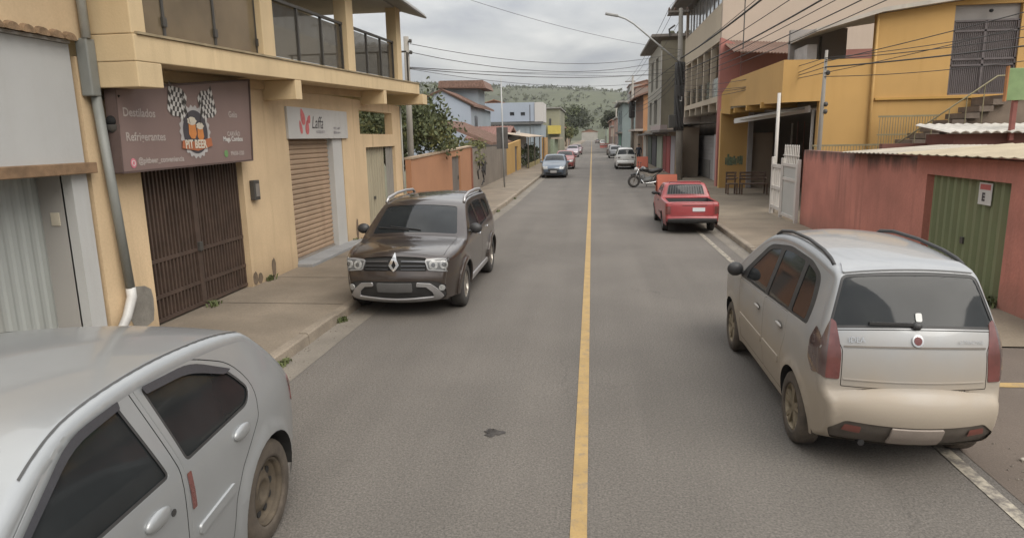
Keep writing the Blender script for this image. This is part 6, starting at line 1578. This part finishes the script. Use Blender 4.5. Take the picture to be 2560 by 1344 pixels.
P3 = thing('utility_pole', 'second concrete utility pole further along the right pavement behind the white car', 'utility pole', (4.35, 75, .12))
MB().tube([(4.35, 75, .1), (4.3, 75, 8.8)], [.19, .11], 10).build('pole', CONC, P3, smooth=True)
MB().box(3.5, 4.6, 74.95, 75.05, 8.2, 8.3).build('crossarm', M('grey_timber', (0, 0, 0)), P3)
MB().box(3.95, 4.6, 74.8, 75.2, 4.4, 6.2).build('cable_bundle', CABLE, P3, bevel=.15)
P4 = thing('utility_pole', 'far utility pole on the right, smaller than the second one', 'utility pole', (4.5, 130, .12))
MB().tube([(4.5, 130, .1), (4.5, 130, 9)], [.2, .12], 8).build('pole', CONC, P4, smooth=True); MB().box(3.7, 4.9, 129.9, 130.1, 8.5, 8.65).build('crossarm', M('grey_timber', (0, 0, 0)), P4)
for px in (1160, 1325):
    b = at(px, 300, Y=78)
    tag(MB().tube([(b.x, 78, .1), (b.x, 78, at(px, 225 if px == 1160 else 262, Y=78).z)], .045, 6).build('thin_mast', DARKMET), 'thin dark mast standing before %s' % ('the gabled blue house' if px == 1160 else 'the white end of the long blue house'), 'mast')
def wire(p, q, sag, r, lb, grp, n=14):
    p, q = V(p), V(q); pts = [tuple(p+(q-p)*t+V((0, 0, -4*sag*t*(1-t)))) for t in [i/n for i in range(n+1)]]
    return tag(MB().tube(pts, r, 5).build('overhead_wire', CABLE, smooth=True), lb, 'wire', grp)
G1, G2, G3, G4 = 'wires across the street', 'wires along the right side to the pole', 'service wires to the mustard house', 'wires receding down the street'
for z0, z1, s_, r_ in ((5.62, 6.95, .62, .010), (5.36, 6.75, .72, .011)): wire((-5.84, 21.95, z0), (px_, py_, z1), s_, r_, 'upper overhead wire crossing the street from the slim left pole to the concrete pole', G1)
for z0, z1, s_, r_ in ((4.86, 5.95, .32, .013), (4.84, 5.6, .5, .008), (4.88, 6.1, .22, .008), (4.9, 5.75, .15, .007)): wire((-5.88, 21.95, z0), (px_, py_-.1, z1), s_, r_, 'lower sagging cable crossing the street from the slim left pole to the concrete pole', G1)
wire((-9, 20, 8.6), (px_, 38, 7.0), .5, .008, 'faint thin wire high over the street running down to the concrete pole', G1)
for x, z0, x1, z1, s_, r_ in ((px_, 6.6, 5.3, 7.1, .35, .035), (px_, 6.55, 5.5, 7.5, .3, .012), (px_+.1, 6.2, 6.2, 6.9, .3, .014), (px_+.1, 5.9, 6.4, 6.4, .35, .026), (px_+.1, 5.7, 6.7, 6.2, .25, .012), (px_+.1, 5.5, 6.9, 6.0, .3, .016), (px_+.1, 5.3, 7.1, 5.8, .3, .012)):
    wire((x, py_, z0), (x1, 3.0, z1), s_, r_, 'black cable fanning from the concrete pole up towards the top right corner', G2)
for x, z in ((4.05, 9.2), (4.35, 9.2), (5.0, 9.2)):
    wire((x, py_, z), (x+.4, 3, 9.4), .4, .01, 'high bare wire over the right pavement from the crossarm towards the camera', G2)
    wire((x, py_, z), (x-.35, 75, 8.35), .5, .012, 'high bare wire from the near crossarm to the second pole', G4)
sx_ = q.x if False else at(2062, 160, Y=20.2).x
for z0, zq, s_ in ((5.2, 4.6, .25), (4.9, 4.35, .3), (4.6, 4.5, .35), (5.0, 4.2, .2)):
    wire((px_+.1, py_-.1, z0), (sx_, 20.15, zq), s_, .011, 'thin service wire from the concrete pole to the slim service pole', G3)
for z0, x1, y1, z1, s_, r_ in ((4.55, 12.5, 16, 4.95, .12, .012), (4.35, 12.5, 15.5, 4.7, .1, .02), (4.6, 12.4, 17, 5.3, .15, .010), (4.2, 12.6, 16, 5.6, .1, .010), (4.5, 12.5, 14, 5.9, .1, .012), (4.1, 12.6, 16.5, 4.5, .2, .010)):
    wire((sx_, 20.15, z0), (x1, y1, z1), s_, r_, 'thin dark wire slanting across the mustard house front from the service pole', G3)
for z0, x1, y1, z1 in ((6.5, -2.5, 170, 5.5), (6.2, 4.3, 75, 6.0), (5.9, 4.3, 75, 5.6), (5.6, 4.3, 75, 5.2)):
    wire((px_, py_, z0), (x1, y1, z1), .6, .02, 'black cable sagging away down the street from the concrete pole', G4)
for z in (8.3, 5.8): wire((4.3, 75, z), (4.5, 130, z+.2), .8, .025, 'black cable between the second and the far utility pole', G4)

# ------------------------------------------------------------------ other vehicles
def far(t, X, Y, head, lx): put(t, X, Y, head, lx); return t
G_ = 'cars parked along the kerb'
far(make_hatch('parked_car', 'grey blue hatchback facing the camera at the left kerb, nearest of the far row', M('grey_blue_paint', (.10, .125, .16), .35, .05, 3, metal=.4, coat=.6, fine=0), G_, False, .12, 'alloy'), -2.42, 42.9, -1, 0)
far(make_hatch('parked_car', 'red hatchback behind the grey blue one at the left kerb', M('dull_red_paint', (.24, .055, .05), .4, .08, 3, coat=.5, fine=0), G_, False, .14, 'alloy'), -2.2, 54.5, -1, 0)
far(make_hatch('parked_car', 'mauve grey car at the left kerb behind the red hatchback', M('mauve_paint', (.30, .24, .27), .35, .05, 3, metal=.4, coat=.6, fine=0), G_, False, .16, 'alloy'), -2.45, 86, -1, 0)
far(make_hatch('parked_car', 'dark wine car last in the left row of parked cars', M('wine_paint', (.12, .06, .065), .35, .05, 3, coat=.6, fine=0), G_, False, .16, 'alloy'), -2.2, 97, -1, 0)
far(make_mpv('parked_car', 'white crossover seen from behind at the right kerb by the person', M('white_paint', (.58, .57, .54), .35, .04, 3, coat=.6, fine=0), .11, False, 'wide'), 2.62, 53.2, 1, 3.93)
far(make_hatch('parked_car', 'grey car facing away just beyond the white crossover', M('mid_grey_paint', (.20, .20, .20), .35, .05, 3, metal=.4, coat=.6, fine=0), G_, False, .16, 'alloy'), 2.75, 80, 1, 3.7)
far(make_hatch('parked_car', 'brownish car parked two behind the white crossover', M('taupe_paint', (.16, .125, .11), .35, .05, 3, metal=.3, coat=.6, fine=0), G_, False, .16, 'alloy'), 2.8, 92, 1, 3.7)
far(make_hatch('parked_car', 'small white car far down the right kerb behind red barriers', M('white_paint', (0, 0, 0)), G_, False, .16, 'alloy'), 2.9, 185, 1, 3.7)
far(make_hatch('parked_car', 'tiny dark car at the far end of the street', M('taupe_paint', (0, 0, 0)), G_, False, .18, 'alloy'), 1.9, 240, 1, 3.7)
for k, (x, y) in enumerate(((2.2, 150), (3.2, 151))):
    t = thing('road_barrier', 'red plastic road barrier standing at the right kerb far away', 'barrier', (x, y, 0), 'red road barriers')
    m = MB(); m.prism([(-.25, 0), (.25, 0), (.2, .12), (.08, .3), (.06, .95), (-.06, .95), (-.08, .3), (-.2, .12)], lambda a, b, d: (x+d, y+a, b), -.45, .45); m.build('body', M('barrier_red', (.33, .09, .07), .7), t)
    MB().box(x-.4, x+.4, y-.1, y-.07, .6, .75).build('stripe', M('barrier_white', (.5, .47, .44), .7), t)

# motorcycle standing across the lane edge, front wheel towards the road
MC = thing('motorcycle', 'black motorcycle with a pale headlight cowl parked nose out beside the orange board', 'motorcycle', (2.75, 34.6, 0))
mc = V((2.75, 34.6, 0)); ux = V((-1, -.12, 0)).normalized(); uy = V((-ux.y, ux.x, 0)); uz = V((0, 0, 1))
def mp_(a, b, c): return tuple(mc+ux*a+uy*b+uz*c)
for a in (.64, -.66):
    w_ = MB().lathe([(.20, -.05), (.25, -.065), (.30, -.05), (.315, 0), (.30, .05), (.25, .065), (.20, .05)], mp_(a, 0, .315), tuple(uy), 24, True).build('wheel', RUB, MC, smooth=True)
    m = MB().lathe([(.21, -.03), (.21, .03), (.185, .03), (.185, -.03)], mp_(a, 0, .315), tuple(uy), 24, True)
    for k in range(5): m.bar(mp_(a, 0, .315), tuple(V(mp_(a, 0, .315))+(ux*math.cos(1.257*k)+uz*math.sin(1.257*k))*.2), .03, .02)
    m.build('rim', ALLOY, w_)
m = MB()
for s_ in (-.07, .07): m.tube([mp_(.64, s_, .315), mp_(.40, s_, .95)], .022, 8)
m.build('fork', CHROME, MC, smooth=True)
MB().tube([mp_(.34, -.36, 1.06), mp_(.42, -.18, 1.02), mp_(.42, .18, 1.02), mp_(.34, .36, 1.06)], .016, 8).build('handlebar', BLK, MC, smooth=True)
MB().ell(mp_(.52, 0, .90), .11, .1, .12).build('headlamp_cowl', M('white_cowl', (.5, .49, .47), .4), MC, smooth=True)
MB().tube([mp_(.64, 0, .67), mp_(.80, 0, .62)], [.07, .05], 8).tube([mp_(.40, 0, .66), mp_(.64, 0, .67)], [.05, .07], 8).build('mudguard', BLK, MC, smooth=True)
MB().tube([mp_(.36, 0, .86), mp_(.2, 0, .92), mp_(-.02, 0, .86), mp_(-.1, 0, .78)], [.06, .14, .13, .07], 12).build('fuel_tank', M('tank_black', (.03, .03, .03), .25, .1, 3, coat=1.), MC, smooth=True)
MB().tube([mp_(-.08, 0, .80), mp_(-.3, 0, .79), mp_(-.6, 0, .86), mp_(-.8, 0, .88)], [.09, .12, .11, .06], 12).build('seat', BLK, MC, smooth=True)
MB().tube([mp_(.3, 0, .3), mp_(.1, 0, .33), mp_(-.18, 0, .36), mp_(-.25, 0, .55)], [.1, .16, .17, .1], 10).tube([mp_(.12, 0, .3), mp_(.2, 0, .62)], [.12, .10], 10).build('engine', M('engine_grey', (.12, .12, .115), .5, .2, 8), MC, smooth=True)
MB().tube([mp_(.42, 0, .86), mp_(.3, 0, .35), mp_(-.1, 0, .28), mp_(-.3, 0, .5), mp_(-.75, 0, .80)], .028, 8).tube([mp_(-.2, .1, .34), mp_(-.66, .1, .315)], .025, 6).build('frame', BLK, MC, smooth=True)
MB().tube([mp_(.3, .13, .4), mp_(.15, .15, .2), mp_(-.3, .15, .24), mp_(-.85, .17, .38)], [.025, .025, .04, .05], 8).build('exhaust_pipe', CHROME, MC, smooth=True)
MB().ell(mp_(-.86, 0, .80), .05, .07, .05).build('tail_lamp', REDLAMP, MC, smooth=True)
for s_ in (-1, 1): 
    MB().tube([mp_(.38, s_*.22, 1.03), mp_(.36, s_*.3, 1.2)], .008, 6).ell(mp_(.36, s_*.32, 1.24), .03, .06, .04, 10, 6).build('mirror', BLK, MC, smooth=True)
MB().tube([mp_(-.1, -.1, .3), mp_(-.05, -.3, .01)], .014, 6).build('kickstand', DARKMET, MC)
# orange boards
ORB = M('orange_red_board', (.52, .145, .085), .7, .08, 1.0, streak=(.36, .11, .07), sfac=.3)
def board(x, y, w_, h, lb, rz):
    t = thing('sandwich_board', lb, 'sign board', (x, y, .0), 'orange boards on the right kerb'); c_, s_ = math.cos(rz), math.sin(rz)
    def f(a, b, d): return (x+a*c_-d*s_, y+a*s_+d*c_, b)
    for sg in (-1, 1):
        m = MB(); z0 = .12
        pa, pb = (-w_/2, w_/2)
        m.v = [f(pa, z0, sg*.26-.012), f(pb, z0, sg*.26-.012), f(pb, z0+h, sg*.03-.012), f(pa, z0+h, sg*.03-.012), f(pa, z0, sg*.26+.012), f(pb, z0, sg*.26+.012), f(pb, z0+h, sg*.03+.012), f(pa, z0+h, sg*.03+.012)]
        m.f = [(0, 1, 2, 3), (4, 7, 6, 5), (0, 4, 5, 1), (1, 5, 6, 2), (2, 6, 7, 3), (3, 7, 4, 0)]; m.build('panel', ORB, t)
    m = MB()
    for a in (-w_/2+.03, w_/2-.03):
        for sg in (-1, 1): m.bar(f(a, .0, sg*.285), f(a, .2, sg*.262), .04, .03)
    m.build('feet', DARKMET, t)
    return t
board(3.2, 29.5, .85, .80, 'large orange red sandwich board on the kerb behind the red pickup', .12)
board(3.62, 49.5, .78, .95, 'smaller looking orange board at the kerb beside the white crossover', -.2)
# person in dark clothes beside the white crossover
def person(x, y, z0, h, lb):
    k = h/1.72
    J = {'pel': (0, 0, .93), 'wai': (0, .0, 1.08), 'che': (0, -.01, 1.28), 'nec': (0, 0, 1.45), 'hb': (0, -.015, 1.53), 'hd': (0, -.03, 1.62), 'ht': (0, -.02, 1.70),
         'sl': (-.17, 0, 1.40), 'el': (-.24, .04, 1.14), 'wl': (-.20, -.12, .95), 'fl': (-.19, -.17, .88), 'sr': (.17, 0, 1.40), 'er': (.25, .06, 1.15), 'wr': (.22, -.06, .92), 'fr': (.22, -.09, .84),
         'hl': (-.09, 0, .88), 'kl': (-.10, -.04, .49), 'al': (-.10, .03, .09), 'tl': (-.11, -.13, .04), 'hr': (.09, 0, .88), 'kr': (.11, -.02, .49), 'ar': (.12, .08, .09), 'tr': (.13, -.08, .04)}
    R_ = dict(pel=.135, wai=.125, che=.145, nec=.055, hb=.07, hd=.098, ht=.06, sl=.065, el=.045, wl=.033, fl=.032, sr=.065, er=.045, wr=.033, fr=.032, hl=.088, kl=.06, al=.045, tl=.035, hr=.088, kr=.06, ar=.045, tr=.035)
    Ed = [('pel', 'wai'), ('wai', 'che'), ('che', 'nec'), ('nec', 'hb'), ('hb', 'hd'), ('hd', 'ht'), ('che', 'sl'), ('sl', 'el'), ('el', 'wl'), ('wl', 'fl'), ('che', 'sr'), ('sr', 'er'), ('er', 'wr'), ('wr', 'fr'), ('pel', 'hl'), ('hl', 'kl'), ('kl', 'al'), ('al', 'tl'), ('pel', 'hr'), ('hr', 'kr'), ('kr', 'ar'), ('ar', 'tr')]
    ks = list(J); me = bpy.data.meshes.new('b'); me.from_pydata([tuple(c*k for c in J[n_]) for n_ in ks], [(ks.index(a), ks.index(b)) for a, b in Ed], [])
    o = bpy.data.objects.new('b', me); COL.objects.link(o); o.modifiers.new('skin', 'SKIN'); s_ = o.modifiers.new('sub', 'SUBSURF'); s_.levels = 2; s_.render_levels = 2
    for i, n_ in enumerate(ks): me.skin_vertices[0].data[i].radius = (R_[n_]*k, R_[n_]*k*(.8 if n_ in ('pel', 'wai', 'che') else 1))
    me.skin_vertices[0].data[0].use_root = True
    dg = bpy.context.evaluated_depsgraph_get(); b = bpy.data.meshes.new_from_object(o.evaluated_get(dg)); bpy.data.objects.remove(o)
    t = thing('person', lb, 'person', (x, y, z0)); b.transform(Matrix.Translation((x, y, z0)))
    ob = link(b, 'body', None, t); b.materials.clear()
    for mt in (M('skin', (.22, .13, .09), .6), M('navy_jacket', (.03, .035, .05), .9), M('dark_trousers', (.04, .042, .05), .9), M('dark_shoes', (.03, .03, .03), .8)): b.materials.append(mt)
    for p in b.polygons:
        zc = p.center.z/k if p.center.z < 3 and False else (p.center.z)/k
        hand = zc < .93 and abs(p.center.x) > .165*k
        p.material_index = 3 if zc < .1 else (0 if zc > 1.45 or hand else (1 if zc > .95 else 2)); p.use_smooth = True
    MB().ell((x, y+.0*k, z0+1.665*k), .105*k, .115*k, .085*k, 12, 6).build('hair', M('dark_hair', (.02, .017, .015), .8), t, smooth=True)
    return t
person(4.05, 60, .12, 1.72, 'person in dark clothes standing on the pavement beside the white crossover')

# weeds and grit in the gutters
for k, y in enumerate((7.2, 9.1, 12.6, 14.8, 17.5, 20.3, 23.6, 28.5)):
    tuft('weed_tuft', 'small tuft of weeds growing in the left gutter along the kerb', kl(y)+.03, y, .006, 40, .09, .03, WEED, 'weeds along the left kerb', 60+k)
for k, y in enumerate((9.4, 11.3, 15.8, 18.9)):
    tuft('weed_tuft', 'small weed at the foot of the ochre house wall', XW+.05, y, .136, 36, .12, .03, WEED, 'weeds by the ochre house', 80+k)
m = MB(); r_ = random.Random(31)
for k in range(700):
    y = 3+28*r_.random()**1.3; left = r_.random() < .6
    x = kl(y)+abs(r_.gauss(0, .16))+.02 if left else kr(max(y, 9))-abs(r_.gauss(0, .16))-.02
    s_ = r_.uniform(.004, .013); i = len(m.v)
    m.v += [(x+s_, y, .006), (x, y+s_, .006), (x-s_, y, .006), (x, y-s_, .006), (x+s_*.2, y, .006+s_*1.2)]; m.f += [(i, i+1, i+4), (i+1, i+2, i+4), (i+2, i+3, i+4), (i+3, i, i+4)]
o = m.build('gutter_grit', M('grit_stone', (.17, .145, .12), .95, .4, 9)); o['kind'] = 'stuff'
# ------------------------------------------------------------------ air
hm = bpy.data.materials.new('haze_air'); hm.use_nodes = True; n, l = hm.node_tree.nodes, hm.node_tree.links
n.remove(n['Principled BSDF']); pv = n.new('ShaderNodeVolumePrincipled'); pv.inputs['Color'].default_value = (.86, .87, .88, 1); pv.inputs['Density'].default_value = .00017; pv.inputs['Anisotropy'].default_value = .2
l.new(pv.outputs[0], n['Material Output'].inputs['Volume'])
MB().box(-3600, 3600, -400, 4600, -1.6, 125).build('haze', hm)['kind'] = 'stuff'
